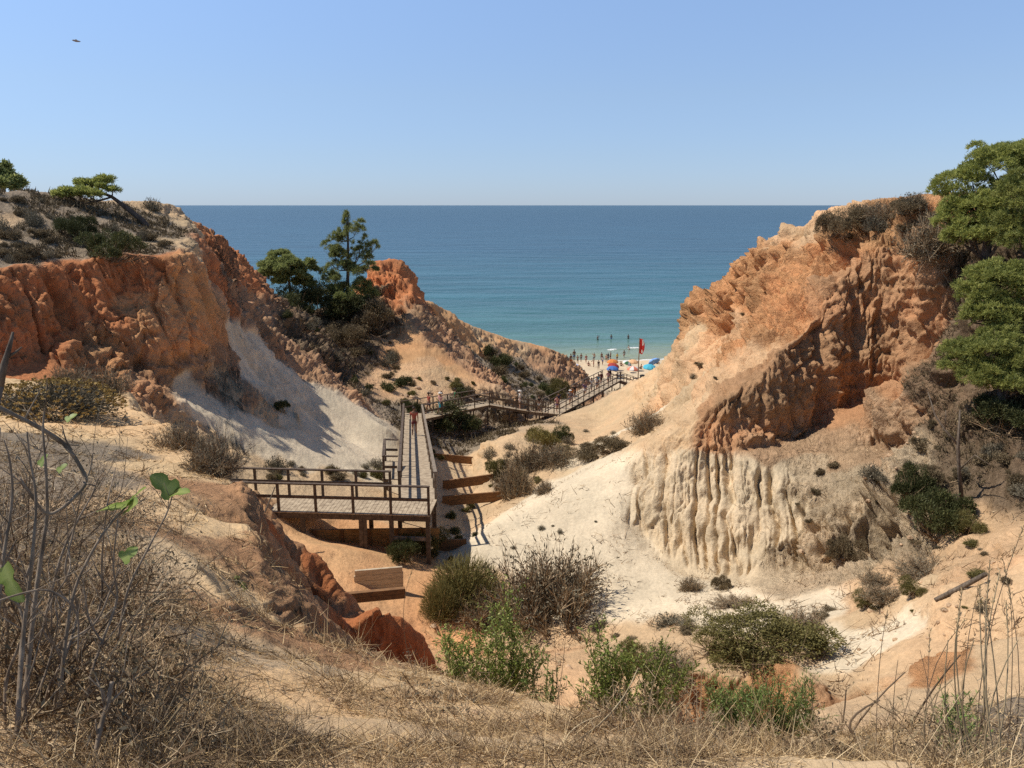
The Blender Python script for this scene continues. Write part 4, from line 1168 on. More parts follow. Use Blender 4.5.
# ------------------------------------------------------------------ pines
def pine(name, label, trunk, lobes, mat, needle=0.16, dens=1.0, limbs=True, bark=None, w0=0.012, up=0.35, group=None, seed=1, flat=0.75, gap=0.0):
    """trunk: [(px, py, r, radius)], lobes: [(px, py, r, rx px, ry px)]"""
    rng = np.random.default_rng(seed)
    tp = [Vector(U(p[0], p[1], p[2])) for p in trunk]
    tp[0].z = min(tp[0].z, drop(tp[0].x, tp[0].y)) - 0.15
    o = empty(name, tp[0])
    O = np.array(tp[0])
    mb = MB()
    mb.tube([p - tp[0] for p in tp], [p[3] for p in trunk], 8)
    b = Blades()
    for (px, py, r, rx, ry) in lobes:
        if gap > 0: px += rng.uniform(-3, 3); py += rng.uniform(-3, 3); rx *= rng.uniform(.8, 1.35); ry *= rng.uniform(.9, 1.5)
        c = U(px, py, r); dep = pix(c)[2]
        ax = rx * dep / FPX; az = ry * dep / FPX
        if limbs:
            # limb from the nearest higher point of the trunk
            k = min(range(len(tp)), key=lambda i: (tp[i] - Vector(c)).length + (1.5 if tp[i].z > c[2] else 0))
            a = tp[k]; e = Vector(c); mid = (a + e) / 2 + Vector((0, 0, -0.12 * (e - a).length)) + Vector(rng.normal(0, .08, 3))
            rr_ = max(0.02, trunk[k][3] * 0.5)
            mb.tube([a - tp[0], mid - tp[0], e - tp[0]], [rr_, rr_ * .7, rr_ * .3], 5)
            for q in range(5):
                e3 = e + Vector(rnd_dirs(1, rng, -.1)[0] * np.array([ax, ax, az]) * .85)
                m3 = (mid + e3) / 2 + Vector(rng.normal(0, .06, 3))
                mb.tube([mid + (e - mid) * rng.uniform(.1, .8) - tp[0], m3 - tp[0], e3 - tp[0]], [rr_ * .4, rr_ * .3, rr_ * .12], 4)
        n = int(dens * 190 * max(ax * az, ax * ax) / 1.0)
        n = max(40, min(int(n * 1.5), 2600))
        npf = int(min(34, max(9, 11 * dens)))
        pd = rnd_dirs(npf, rng, -.4); pc = pd * rng.uniform(.35, .85, (npf, 1)); pr_ = rng.uniform(.26, .44, npf)
        w_ = rng.integers(0, npf, n)
        d0 = rnd_dirs(n, rng, -.5); d = unit(d0 * .8 + pd[w_] * .5 + np.array([0, 0, .2]))
        Q = c + (pc[w_] + d * (pr_[w_] * rng.uniform(.6, 1.0, n) ** .5)[:, None]) * np.array([ax, ax, az])
        if gap > 0:
            keep = perlin(Q[:, 0] * 1.3, Q[:, 1] * 1.3, Q[:, 2] * 1.3, 77) > -0.25 + gap * .3
            Q = Q[keep]; d = d[keep]; n = len(Q)
        m = 13
        k = np.repeat(np.arange(n), m)
        ax_ = unit(d + np.array([0, 0, up]))
        D = unit(ax_[k] * .75 + rnd_dirs(n * m, rng) * .8)
        tint = np.clip(np.repeat(.5 + rng.normal(0, .2, n), m) + rng.normal(0, .14, n * m), 0, 1)
        b.ribbons(Q[k] - O + rng.normal(0, needle * .25, (n * m, 3)), D, rng.uniform(.6, 1.15, n * m) * needle, w0 * needle / .16 * 3.0, rng, tint, 1, None, .35)
    mb.build("trunk", bark or M_BARK, o, True)
    link("crown", b.mesh("crown", mat), o)
    tag(o, label, "pine tree", group)
    return o

# right: big pines leaning over the lip, and the lower ones below them
pine("umbrella_pine", "big bright green pine on the right skyline above the grey bush",
     [(975, 300, 34, .22), (985, 262, 34.2, .18), (990, 225, 34.4, .13), (992, 190, 34.5, .07)],
     [(990, 166, 34.2, 32, 24), (960, 190, 33.8, 27, 24), (944, 222, 33.0, 12, 12), (968, 236, 32.8, 26, 18), (1018, 160, 34.6, 30, 18), (982, 212, 33.4, 30, 22), (955, 212, 33.2, 18, 16), (1012, 200, 34.0, 26, 24), (1040, 185, 35, 32, 26), (975, 240, 33.2, 24, 16), (1003, 235, 33.8, 26, 20)],
     M_PINE, .115, 2.6, seed=3)
pine("umbrella_pine", "second bright green pine at the frame edge behind the first",
     [(1036, 330, 31, .2), (1034, 280, 31.2, .17), (1034, 230, 31.4, .12)],
     [(1026, 195, 31.2, 30, 24), (1046, 215, 31, 34, 28), (1012, 225, 31.0, 18, 18), (1024, 243, 30.8, 24, 18), (1060, 180, 31.6, 30, 24)],
     M_PINE, .115, 2.4, seed=4)
pine("umbrella_pine", "bushy green pine below the lip beside the shaded red wall",
     [(1004, 360, 30, .18), (1004, 330, 30, .15), (1004, 300, 30, .1)],
     [(1000, 282, 29.8, 28, 26), (976, 294, 29.6, 19, 24), (980, 318, 29.2, 20, 18), (1020, 290, 30, 24, 28), (990, 312, 29.4, 24, 20), (1016, 322, 29.5, 24, 20), (986, 275, 29.9, 18, 12), (1040, 300, 30, 28, 30)],
     M_PINE, .105, 3.2, seed=5)
pine("umbrella_pine", "lowest wide green pine on the brown slope, below the bushy one",
     [(1000, 415, 28.5, .16), (1002, 400, 28.5, .13), (1000, 375, 28.5, .08)],
     [(962, 366, 28.2, 24, 17), (954, 350, 28.4, 14, 12), (990, 352, 28.2, 26, 16), (1018, 362, 28.2, 26, 18), (980, 376, 27.8, 26, 15), (1008, 384, 27.8, 26, 14), (1040, 375, 28.5, 28, 22), (998, 338, 28.6, 20, 12)],
     M_PINE, .105, 3.2, seed=6)
# far shoulder
pine("round_pine", "round dark pine on the far shoulder left of the tall pine",
     [(290, 322, 78, .2), (291, 300, 78, .17), (289, 280, 78, .12), (286, 265, 78, .07)],
     [(286, 262, 78, 20, 11), (268, 270, 77.6, 13, 9), (305, 270, 78, 13, 11), (276, 280, 77.4, 14, 9), (300, 284, 77.6, 15, 10), (288, 272, 77, 18, 10), (262, 276, 78.4, 8, 5)],
     M_PINEDARK, .26, .8, w0=.02, seed=7)
pine("tall_pine", "tall slender pine with see-through crown beside the red spur",
     [(347, 322, 78, .2), (347, 300, 78, .19), (348, 270, 78, .15), (348, 240, 78, .1), (348, 212, 78, .03)],
     [(348, 217, 78, 5, 7), (343, 228, 78, 6, 7), (355, 231, 78, 8, 8), (334, 238, 77.6, 7, 7), (347, 243, 77.5, 9, 10), (364, 243, 78, 9, 8), (331, 252, 78, 7, 8), (343, 258, 77.2, 11, 11), (360, 258, 77.6, 12, 11),
      (374, 250, 78.4, 5, 5), (334, 270, 77.6, 10, 11), (352, 274, 77, 12, 11), (368, 270, 78, 10, 9), (339, 286, 77.4, 13, 11), (360, 288, 77.4, 13, 11), (327, 280, 78.4, 6, 7), (346, 298, 77, 15, 10), (366, 298, 78, 11, 9)],
     M_PINEDARK, .24, .62, w0=.010, seed=8, gap=.1)
# left plateau
pine("wind_bent_pine", "wind bent pine with a flat green crown on the left plateau",
     [(157, 236, 50, .2), (142, 220, 50.2, .17), (124, 206, 50.5, .14), (112, 197, 50.8, .10), (96, 190, 51, .05)],
     [(72, 193, 50.8, 15, 4.5), (90, 186, 51, 16, 5), (105, 181, 51, 11, 4), (86, 194, 50.4, 15, 4.5), (61, 195, 50.6, 8, 3), (112, 190, 50.4, 6, 3)],
     M_PINE, .2, 1.0, w0=.014, seed=9)
pine("dark_pine", "dark tree cut by the frame edge on the left skyline",
     [(2, 196, 56, .2), (2, 180, 56, .14)],
     [(0, 172, 56, 12, 9), (10, 182, 55.6, 12, 7), (-12, 176, 56, 16, 14), (18, 187, 55.5, 9, 4), (2, 184, 55.2, 14, 6)],
     M_PINEDARK, .3, .7, w0=.018, seed=10)

# low dead growth that covers the brown and grey ground
rng = np.random.default_rng(99); b = Blades()
veg = (RGB[..., 0] < 0.36) & (RC > 20) & (VY < 112) & (np.abs(TC) < math.radians(36)) & (fbm(VX / 1.6, VY / 1.6, VZ / 1.6, 3, 601) > -0.06)
kv = np.nonzero(veg.ravel())[0]; nv = 17000
k = kv[rng.integers(0, len(kv), nv)]; P = np.stack([VX2.ravel()[k], VY2.ravel()[k], VZ2.ravel()[k]], 1); N = NB.reshape(-1, 3)[k]; rk = RC.ravel()[k]
m = 7; kk = np.repeat(np.arange(nv), m); sz = (np.minimum(rk / 40, 1.3) * rng.gamma(3, .036, nv))[kk]
D = N[kk] * .4 + np.array([0, 0, .35]) + rnd_dirs(nv * m, rng, -.2) * .8
b.ribbons(P[kk] - N[kk] * .02 + rng.normal(0, 1, (nv * m, 3)) * (sz * .35)[:, None], D, sz * rng.uniform(.5, 1.3, nv * m), rk[kk] * .0011, rng, np.clip(np.repeat(rng.normal(.42, .22, nv), m) + rng.normal(0, .14, nv * m), 0, 1), 2, rng.normal(0, .03, (nv * m, 3)))
gc = link("dead_undergrowth", b.mesh("dead_undergrowth", M_BROWNLEAF))
tag(gc, "low dead undergrowth covering the brown slopes and the left plateau", "undergrowth", kind="stuff")

# scraps of dead twigs and grit strewn over the valley floor
rng = np.random.default_rng(123); b = Blades()
vf = (RC > 13) & (RC < 34) & (SLOPE < .22) & (VZ2 < 22.5) & (VX > -3) & (fbm(VX / 1.1, VY / 1.1, VX * 0, 4, 621) > .06)
kv = np.nonzero(vf.ravel())[0]; nv = 5200
k = kv[rng.integers(0, len(kv), nv)]; P = np.stack([VX2.ravel()[k], VY2.ravel()[k], VZ2.ravel()[k]], 1); N = NB.reshape(-1, 3)[k]
D = rnd_dirs(nv, rng, -.05); D = D - N * (D * N).sum(1, keepdims=True) * .8 + N * np.abs(rng.normal(0, .22, (nv, 1)))
b.ribbons(P + N * .015, D, rng.gamma(2.0, .085, nv), .022, rng, np.clip(rng.normal(.4, .28, nv), 0, 1), 2, rng.normal(0, .04, (nv, 3)))
vl = link("twig_litter", b.mesh("twig_litter", M_TWIG))
tag(vl, "scraps of dead twigs strewn over the pale valley floor", "twigs", kind="stuff")
# ------------------------------------------------------------------ foreground: dry grass, twigs, fig, sprigs
def pick(n, mask, rng):
    """random points on the ground where mask holds; the ground mesh is densest where it shows largest"""
    k = np.nonzero(mask.ravel())[0]
    k = k[rng.integers(0, len(k), n)]
    return k
PXm = None
def view_coords():
    dx, dy, dz_ = VX2, VY2, VZ2 - 30
    dep = np.maximum(dy * cp - dz_ * sp, 0.05)
    return 512 + FPX * dx / dep, 384 - FPX * (dy * sp + dz_ * cp) / dep
SXv, SYv = view_coords()
NEAR = (RC < 24) & (VZ2 > 23.2) & (RC > 1.55)
FG = NEAR & (RC < np.interp(np.degrees(TC), [-72, -38, -33, -27, -24, -20, -17, -12, -6, 0, 8, 20, 33, 72], [30, 25, 24, 20, 15, 10, 7.5, 6.4, 6.0, 5.6, 5.0, 4.9, 5.4, 8]))
patch = fbm(VX / 0.55, VY / 0.55, VX * 0, 4, 501)
patch2 = fbm(VX / 1.7, VY / 1.7, VX * 0, 3, 511)
right_rough = sstep(560, 700, SXv) * sstep(640, 720, SYv + 0 * SXv)
left_rough = sstep(190, 90, SXv) if False else (1 - sstep(90, 210, SXv - 0.25 * (SYv - 560))) * sstep(520, 560, SYv)
dens = np.clip(0.26 + 3.0 * patch + 1.2 * patch2 + 0.75 * right_rough + 0.75 * left_rough, 0.02, 1.4)
rg = np.random.default_rng(77)
kfg = np.nonzero(FG.ravel())[0]
wgt_ = dens.ravel()[kfg] * np.minimum(1, (RC.ravel()[kfg] / 3.0)) ; wgt_ = wgt_ / wgt_.sum()
def ground_pts(n):
    k = rg.choice(kfg, n, p=wgt_)
    P = np.stack([VX2.ravel()[k], VY2.ravel()[k], VZ2.ravel()[k]], 1)
    N = NB.reshape(-1, 3)[k]
    return k, P, N
b = Blades()
# lying litter
n = 62000
k, P, N = ground_pts(n)
rk = RC.ravel()[k]
D = rnd_dirs(n, rg, -.05); D = D - N * (D * N).sum(1, keepdims=True) * .85 + N * np.abs(rg.normal(0, .16, (n, 1)))
Ln = rg.gamma(2.2, .035, n) * (0.8 + .05 * rk)
tint = np.clip(.66 + .5 * (patch.ravel()[k] * -1.2) + rg.normal(0, .26, n), 0, 1)
b.ribbons(P + N * .006, D, Ln, np.maximum(.003, rk * .0011), rg, tint, 2, rg.normal(0, .02, (n, 3)))
# standing tufts
nt_ = 1900
k, P, N = ground_pts(nt_)
m = 11
kk = np.repeat(np.arange(nt_), m); rk = RC.ravel()[k][kk]
hgt = (rg.gamma(3, .035, nt_) * (.75 + .1 * right_rough.ravel()[k]))[kk]
D = np.array([0, 0, 1.0]) * .8 + N[kk] * .3 + rnd_dirs(nt_ * m, rg, -.2) * .75
b.ribbons(P[kk] + rg.normal(0, .018, (nt_ * m, 3)) * [1, 1, 0] - N[kk] * .01, D, hgt * rg.uniform(.5, 1.3, nt_ * m), np.maximum(.0024, rk * .0008), rg,
          np.clip(np.repeat(rg.normal(.62, .24, nt_) - .18 * right_rough.ravel()[k], m) + rg.normal(0, .15, nt_ * m), 0, 1), 3, rg.normal(0, .035, (nt_ * m, 3)) - np.array([0, 0, .02]))
gr = link("dry_grass", b.mesh("dry_grass", M_STRAW))
tag(gr, "dry straw and broken stalks lying on the near slope", "dry grass", kind="stuff")

# twiggy brown litter: dark broken twigs in drifts
b = Blades()
n = 7000
wsave = wgt_
w2 = np.clip(patch.ravel()[kfg] * 4.0 + .05 + .5 * left_rough.ravel()[kfg] + .4 * right_rough.ravel()[kfg], 0, 1.5) ** 1.5; wgt_ = w2 / w2.sum()
k, P, N = ground_pts(n); rk = RC.ravel()[k]
D = rnd_dirs(n, rg, -.1); D = D - N * (D * N).sum(1, keepdims=True) * .7 + N * np.abs(rg.normal(0, .3, (n, 1)))
e = b.ribbons(P + N * .012, D, rg.gamma(2.5, .04, n), np.maximum(.003, rk * .0011), rg, np.clip(rg.normal(.42, .25, n), 0, 1), 3, rg.normal(0, .03, (n, 3)))
m = 9000; q = rg.integers(0, n, m)
b.ribbons(e[q] - unit(D[q]) * rg.uniform(0, .05, (m, 1)), unit(D[q]) + rnd_dirs(m, rg) * .9, rg.uniform(.02, .09, m), np.maximum(.0022, rk[q] * .0008), rg, np.clip(rg.normal(.45, .25, m), 0, 1), 2)
tw = link("twig_litter", b.mesh("twig_litter", M_TWIG))
tag(tw, "grey brown broken twigs drifted over the near slope", "twigs", kind="stuff")
wgt_ = wsave

# loose stones and clods
def clod_mesh(seed):
    bm = bmesh.new(); bmesh.ops.create_icosphere(bm, subdivisions=2, radius=1)
    rs = random.Random(seed)
    o_ = [rs.uniform(-5, 5) for _ in range(3)]
    for v in bm.verts:
        nn = float(perlin(np.array([v.co.x * 1.3 + o_[0]]), np.array([v.co.y * 1.3 + o_[1]]), np.array([v.co.z * 1.3 + o_[2]]), 3)[0])
        v.co *= 1 + .5 * nn
        v.co.z *= .65
    me_ = bpy.data.meshes.new("clod"); bm.to_mesh(me_); bm.free(); return me_
M_CLOD = mat_noise("clod_earth", (0.34, 0.20, 0.11), (0.58, 0.43, 0.28), 6, 0.95, 0.5, objvar=.25)
CL = []
for i in range(4):
    me_ = clod_mesh(i); me_.materials.append(M_CLOD); CL.append(me_)
def clods(poly, n, wr, label, group, seed):
    rs = random.Random(seed); xs = [p[0] for p in poly]; ys = [p[1] for p in poly]; c = 0; tr = 0
    while c < n and tr < n * 20:
        tr += 1
        x = rs.uniform(min(xs), max(xs)); y = rs.uniform(min(ys), max(ys))
        if not in_poly(x, y, poly): continue
        loc, nor = hit(x, y)
        if loc is None: continue
        w = rs.uniform(wr[0], wr[1]) ** 1.0 * pix(loc)[2] / FPX
        o = link("clod", CL[rs.randrange(4)]); o.location = loc; o.rotation_euler = (rs.uniform(-.4, .4), rs.uniform(-.4, .4), rs.uniform(0, 6)); o.scale = (w / 2, w / 2 * rs.uniform(.7, 1), w / 2)
        tag(o, label, "clod", group); c += 1
clods([(440, 600), (520, 640), (640, 640), (640, 690), (470, 680), (420, 620)], 26, (3, 9), "small clod of sandy earth on the valley floor", "clods on the valley floor", 1)
clods([(850, 600), (1000, 560), (1000, 620), (860, 660)], 20, (2, 7), "small clod of pale earth on the sandy slope", "clods on the sandy slope", 2)
clods([(300, 690), (560, 720), (560, 760), (260, 760)], 18, (3, 9), "small clod of earth among the straw on the near slope", "clods on the near slope", 3)
clods([(800, 440), (920, 430), (920, 560), (790, 560)], 16, (3, 8), "rough lump of cream earth on the crumbling wall", "lumps on the crumbling wall", 4)
clods([(390, 370), (460, 380), (470, 400), (400, 400)], 20, (3, 8), "lump of orange earth above the footbridge", "lumps above the footbridge", 5)

# ---- near bushes of bare twigs, left and right bottom
def twig_bush(px, py, r, w, h, seed, label, mat=M_TWIG, leaf=None, nl=0, n=64, name="bare_bush", thick=.0085, group=None, cat="bush"):
    rng = np.random.default_rng(seed)
    c = U(px, py, r); zc = drop(c[0], c[1]); o = empty(name, (c[0], c[1], zc))
    st = Blades()
    P = np.stack([rng.normal(0, w * .17, n), rng.normal(0, w * .17, n), np.full(n, -.05)], 1)
    D = rnd_dirs(n, rng, .12); D[:, :2] *= w / h * .7; D = unit(D)
    L1 = rng.uniform(.6, 1.05, n) * h
    e1 = st.ribbons(P, D, L1, thick, rng, rng.uniform(.1, .8, n), 4, rng.normal(0, .12 * h, (n, 3)), .5)
    m = n * 7; k1 = rng.integers(0, n, m); t = rng.uniform(.25, 1, (m, 1))
    Q = P[k1] + (e1[k1] - P[k1]) * t; d2 = unit(D[k1] + rnd_dirs(m, rng) * .95)
    e2 = st.ribbons(Q, d2, rng.uniform(.15, .45, m) * h, thick * .55, rng, rng.uniform(.15, .95, m), 3, rng.normal(0, .05 * h, (m, 3)), .4)
    m2 = m * 4; k2 = rng.integers(0, m, m2); t = rng.uniform(.2, 1, (m2, 1))
    Q3 = Q[k2] + (e2[k2] - Q[k2]) * t
    e3 = st.ribbons(Q3, unit(d2[k2] + rnd_dirs(m2, rng) * 1.1), rng.uniform(.05, .2, m2) * h, thick * .34, rng, rng.uniform(.2, 1, m2), 2, rng.normal(0, .02 * h, (m2, 3)), .5)
    link("stems", st.mesh("stems", mat), o)
    if nl:
        fo = Blades(); k3 = rng.integers(0, m2, nl)
        fo.leaves(e3[k3] + rng.normal(0, .01, (nl, 3)), rnd_dirs(nl, rng), rng.uniform(.012, .03, nl), .009, rng, rng.uniform(0, 1, nl))
        link("foliage", fo.mesh("foliage", leaf), o)
    tag(o, label, cat, group)
    return o
twig_bush(70, 680, 2.8, .75, .34, 21, "dark tangled bush between the fig stems and the lower left stump", leaf=M_BROWNLEAF, nl=1800)
twig_bush(40, 640, 3.6, 1.0, .55, 1, "tangled bare bush under the fig branches at the left edge", leaf=M_BROWNLEAF, nl=1500)
twig_bush(110, 590, 4.2, .8, .45, 2, "tangled bare bush beside the fig leaves on the near slope", leaf=M_GREYLEAF, nl=900)
twig_bush(15, 720, 2.4, .7, .42, 3, "bare bush in the lower left corner", leaf=M_BROWNLEAF, nl=1500)
twig_bush(120, 750, 2.15, .45, .26, 4, "low bare bush in front of the lower left stump", leaf=M_BROWNLEAF, nl=700)
twig_bush(-30, 560, 4.5, 1.2, .8, 5, "bare bush behind the fig at the frame's left edge", leaf=M_GREYLEAF, nl=1500)
twig_bush(30, 520, 7.0, 1.3, .55, 6, "brown bush beyond the fig branches", leaf=M_BROWNLEAF, nl=2500)
twig_bush(120, 520, 7.4, 1.1, .4, 7, "low brown bush on the slope above the fig leaves", leaf=M_GREYLEAF, nl=1500)
twig_bush(430, 720, 3.3, .5, .18, 8, "flat bush of grey twigs at the crest of the near slope", leaf=M_GREYLEAF, nl=500, n=36)
twig_bush(630, 752, 3.2, .7, .2, 9, "grey twig bush at the bottom edge left of the reeds", leaf=M_BROWNLEAF, nl=900)
twig_bush(720, 760, 2.9, .7, .17, 10, "brown twig bush at the bottom edge below the green reeds", leaf=M_BROWNLEAF, nl=900)
twig_bush(840, 760, 2.8, .7, .18, 11, "brown twig bush at the bottom edge right of the green reeds", leaf=M_BROWNLEAF, nl=900)
twig_bush(940, 740, 3.1, .8, .30, 12, "brown twig bush under the tall dry stalks", leaf=M_BROWNLEAF, nl=1100)
twig_bush(1010, 740, 2.9, .7, .34, 13, "brown twig bush in the lower right corner", leaf=M_BROWNLEAF, nl=900)
twig_bush(378, 655, 5.6, .5, .42, 14, "grey twig bush on the brink before the red fins", leaf=M_GREYLEAF, nl=900, n=40)

# straw flower cushion on the crest at left
rng = np.random.default_rng(5)
c = U(55, 425, 16.5); o = empty("straw_flower_bush", (c[0], c[1], drop(c[0], c[1])))
st = Blades(); n = 900
d = rnd_dirs(n, rng, .0); Q = d * np.array([1.25, .9, .62]); P = Q * rng.uniform(.25, .5, (n, 1))
st.ribbons(P, Q - P, np.linalg.norm(Q - P, axis=1), .012, rng, rng.uniform(.1, .9, n), 2, rng.normal(0, .03, (n, 3)))
m = 2500; dd = rnd_dirs(m, rng, 0); st.leaves(dd * np.array([1.15, .85, .55]) * rng.uniform(.6, 1, (m, 1)), dd + rnd_dirs(m, rng), .1, .025, rng, rng.uniform(0, .8, m))
link("stems", st.mesh("stems", M_GREYLEAF), o)
fl_ = Blades(); n = 620; d = rnd_dirs(n, rng, .12); C0 = d * np.array([1.28, .92, .66]) * rng.uniform(.92, 1.06, (n, 1))
kk = np.repeat(np.arange(n), 7)
fl_.leaves(C0[kk], rnd_dirs(n * 7, rng, 0), .045, .04, rng, np.repeat(rng.uniform(0, 1, n), 7))
link("flower_heads", fl_.mesh("flower_heads", M_YELLOW), o)
tag(o, "cushion of straw yellow flower heads on the crest at the left", "flower bush")

# ---- leafy sprigs that stand up from below the near edge
def sprig(px, py, r, stems, mat, label, name="leafy_sprig", leaf=(.03, .06), wl=.014, dens=26, seed=0, group=None, width=.006, cat="plant"):
    """stems: [(tip px, tip py)]"""
    rng = np.random.default_rng(seed)
    c = U(px, py, r); g = drop(c[0], c[1]); base = np.array([c[0], c[1], g - .03])
    o = empty(name, base); st = MB(); lf = Blades()
    for (tx, ty) in stems:
        tip = U(tx, ty, r + rng.uniform(-.25, .25)) - base
        b0 = np.array([rng.normal(0, .06), rng.normal(0, .06), 0]); mid = (b0 + tip) / 2 + np.array([rng.normal(0, .04), rng.normal(0, .04), -.02])
        t = np.linspace(0, 1, 9)[:, None]
        pts = (1 - t) ** 2 * b0 + 2 * t * (1 - t) * (2 * mid - (b0 + tip) / 2) + t * t * tip
        st.tube(pts, list(np.linspace(width, width * .3, 9)), 4, False)
        Ls = np.linalg.norm(tip - b0); n = int(dens * Ls / .3) + 6
        tt = rng.uniform(.12, 1.0, n); Q = np.stack([np.interp(tt, t[:, 0], pts[:, i]) for i in range(3)], 1)
        d = rnd_dirs(n, rng, -.1) + np.array([0, 0, .55])
        lf.leaves(Q, d, rng.uniform(leaf[0], leaf[1], n) * (1.15 - .5 * tt), wl, rng, np.clip(tt * .5 + rng.normal(.3, .2, n), 0, 1))
        ns = int(n * .3)
        tt = rng.uniform(.3, .95, ns); Q = np.stack([np.interp(tt, t[:, 0], pts[:, i]) for i in range(3)], 1)
        dd = unit(rnd_dirs(ns, rng, .0) + np.array([0, 0, .6])); sl = rng.uniform(.05, .12, ns) * Ls / .5
        for a_, b_, l_ in zip(Q, dd, sl): st.tube([a_, a_ + b_ * l_], [width * .4, width * .2], 3, False)
        m = 7; k_ = np.repeat(np.arange(ns), m); tq = rng.uniform(.2, 1.05, ns * m)
        lf.leaves(Q[k_] + dd[k_] * (sl[k_] * tq)[:, None], dd[k_] * .8 + rnd_dirs(ns * m, rng), rng.uniform(leaf[0], leaf[1], ns * m) * .8, wl, rng, np.clip(rng.normal(.55, .22, ns * m), 0, 1))
    st.build("stems", M_SPRIGSTEM, o); link("foliage", lf.mesh("foliage", mat), o)
    tag(o, label, cat, group)
    return o
M_SPRIGSTEM = mat_noise("sprig_stem", (0.10, 0.11, 0.035), (0.22, 0.20, 0.08), 20, .7, .1)
rs = random.Random(3)
def fan(x0, x1, y0, y1, n): return [(rs.uniform(x0, x1), rs.uniform(y0, y1)) for _ in range(n)]
sprig(500, 690, 6.2, [(512, 588), (498, 606), (490, 615), (508, 610), (482, 625), (520, 622), (500, 635), (478, 640), (530, 640)] + fan(470, 545, 640, 680, 14), M_SPRIG,
      "tallest bright green leafy sprig at the brink in the middle", seed=1)
sprig(455, 678, 6.4, fan(436, 480, 630, 672, 14) + [(442, 630), (450, 625)], M_SPRIG, "bright green leafy sprig left of the tallest one", seed=2)
sprig(535, 695, 6.0, fan(520, 560, 645, 690, 9), M_REED, "thin leafy sprig right of the tallest one", seed=3, dens=14)
sprig(606, 708, 5.6, [(596, 622), (585, 640), (607, 640), (625, 650)] + fan(575, 640, 645, 695, 13), M_SPRIG, "bright green leafy sprig beside the diagonal dry stalk", seed=4)
sprig(652, 700, 5.8, fan(628, 690, 640, 694, 11), M_SPRIG, "bright green leafy sprig in front of the mound's sandy end", seed=5)
sprig(735, 735, 5.2, fan(700, 775, 678, 725, 30), M_REED, "wide clump of thin green shoots before the red cut face", "green_shoots", (.035, .07), .008, 24, 6)
sprig(785, 735, 5.4, fan(760, 818, 676, 725, 26), M_REED, "clump of taller green shoots at the right end of the red cut face", "green_shoots", (.035, .07), .008, 24, 7)
sprig(245, 640, 6.5, [(250, 585), (240, 598), (232, 575), (224, 610)], M_REED, "thin sprig at the brink over the brown fin", seed=8, dens=10)
sprig(950, 735, 3.4, fan(940, 990, 690, 730, 10), M_REED, "green tuft among the dry stalks on the right", "green_shoots", (.02, .04), .006, 16, 9)

# ---- tall dry stalks
def stalks(name, label, items, group=None, w=.005, mat=None):
    """items: [(foot px, foot py, foot r, tip px, tip py, tip r)]"""
    f = items[0]; c = U(f[0], f[1], f[2]); base = np.array([c[0], c[1], drop(c[0], c[1])]); o = empty(name, base)
    for it in items:
        a = U(it[0], it[1], it[2]); a[2] = drop(a[0], a[1]) - .02
        e = U(it[3], it[4], it[5]); q = np.array([rs.gauss(0, .05), rs.gauss(0, .05), rs.gauss(0, .03)])
        t = np.linspace(0, 1, 8)[:, None]
        pts = a + (e - a) * t + q * 4 * t * (1 - t) - base
        mb = MB(); mb.tube(pts, list(np.linspace(w / 2, w / 2 * .45, 8)), 5)
        mb.build("stalk", mat or M_STALK, o)
        if it[4] < 640:      # seed head
            hd_ = Blades(); n_ = 26; tt = np.random.default_rng(int(it[3])).uniform(.86, 1.0, n_); rg_ = np.random.default_rng(int(it[3]) + 1)
            Q_ = np.stack([np.interp(tt, t[:, 0], pts[:, i]) for i in range(3)], 1); ax__ = unit((pts[-1] - pts[-2])[None, :])
            hd_.leaves(Q_, np.repeat(ax__, n_, 0) * 1.2 + rnd_dirs(n_, rg_) * .7, .018, .004, rg_, rg_.uniform(.4, 1, n_)); link("seed_head", hd_.mesh("seed_head", M_STRAW), o)
    tag(o, label, "dry stalks", group)
    return o
M_STALK = mat_noise("dry_stalk", (0.30, 0.22, 0.12), (0.60, 0.47, 0.28), 12, .7, .15, (1, 1, .2), objvar=.2)
M_STALKDARK = mat_noise("dark_stalk", (0.10, 0.07, 0.045), (0.24, 0.17, 0.11), 12, .8, .15, (1, 1, .2))
stalks("dry_stalks", "tall straw coloured stalks leaning left at the right edge", [(1020, 745, 2.9, 962, 590, 2.7), (1024, 740, 2.9, 980, 586, 2.7), (1015, 750, 2.8, 985, 600, 2.7), (1005, 750, 2.8, 960, 610, 2.6), (1012, 760, 2.7, 974, 640, 2.6), (1022, 735, 2.9, 1000, 570, 2.8), (1000, 755, 2.8, 948, 640, 2.7), (985, 750, 2.9, 1006, 600, 2.9), (1030, 755, 2.7, 990, 560, 2.6), (996, 760, 2.6, 1018, 640, 2.7), (970, 755, 2.8, 952, 680, 2.7)], w=.007)
stalks("dry_stalks", "tall thin brown stalks standing upright on the right", [(990, 740, 3.1, 1024, 525, 3.1), (975, 735, 3.2, 980, 585, 3.2), (1000, 730, 3.2, 1003, 560, 3.2), (958, 740, 3.1, 984, 600, 3.1), (945, 745, 3.0, 965, 620, 3.0), (1010, 740, 3.0, 1010, 590, 3.0), (930, 748, 3.0, 950, 660, 3.0), (1018, 745, 2.9, 1030, 600, 2.9)], w=.0045, mat=M_STALKDARK)
stalks("dry_stalks", "dark thin stalks in front of the open sand on the right", [(880, 745, 3.2, 888, 610, 3.3), (925, 745, 3.2, 930, 630, 3.2), (905, 745, 3.1, 898, 660, 3.1), (940, 745, 3.2, 920, 650, 3.2), (895, 745, 3.1, 912, 690, 3.1)], w=.0045, mat=M_STALKDARK)
stalks("dry_stalks", "long pale stalk leaning diagonally across the brink", [(545, 780, 2.2, 638, 668, 2.75), (560, 775, 2.3, 600, 716, 2.6)], w=.008)
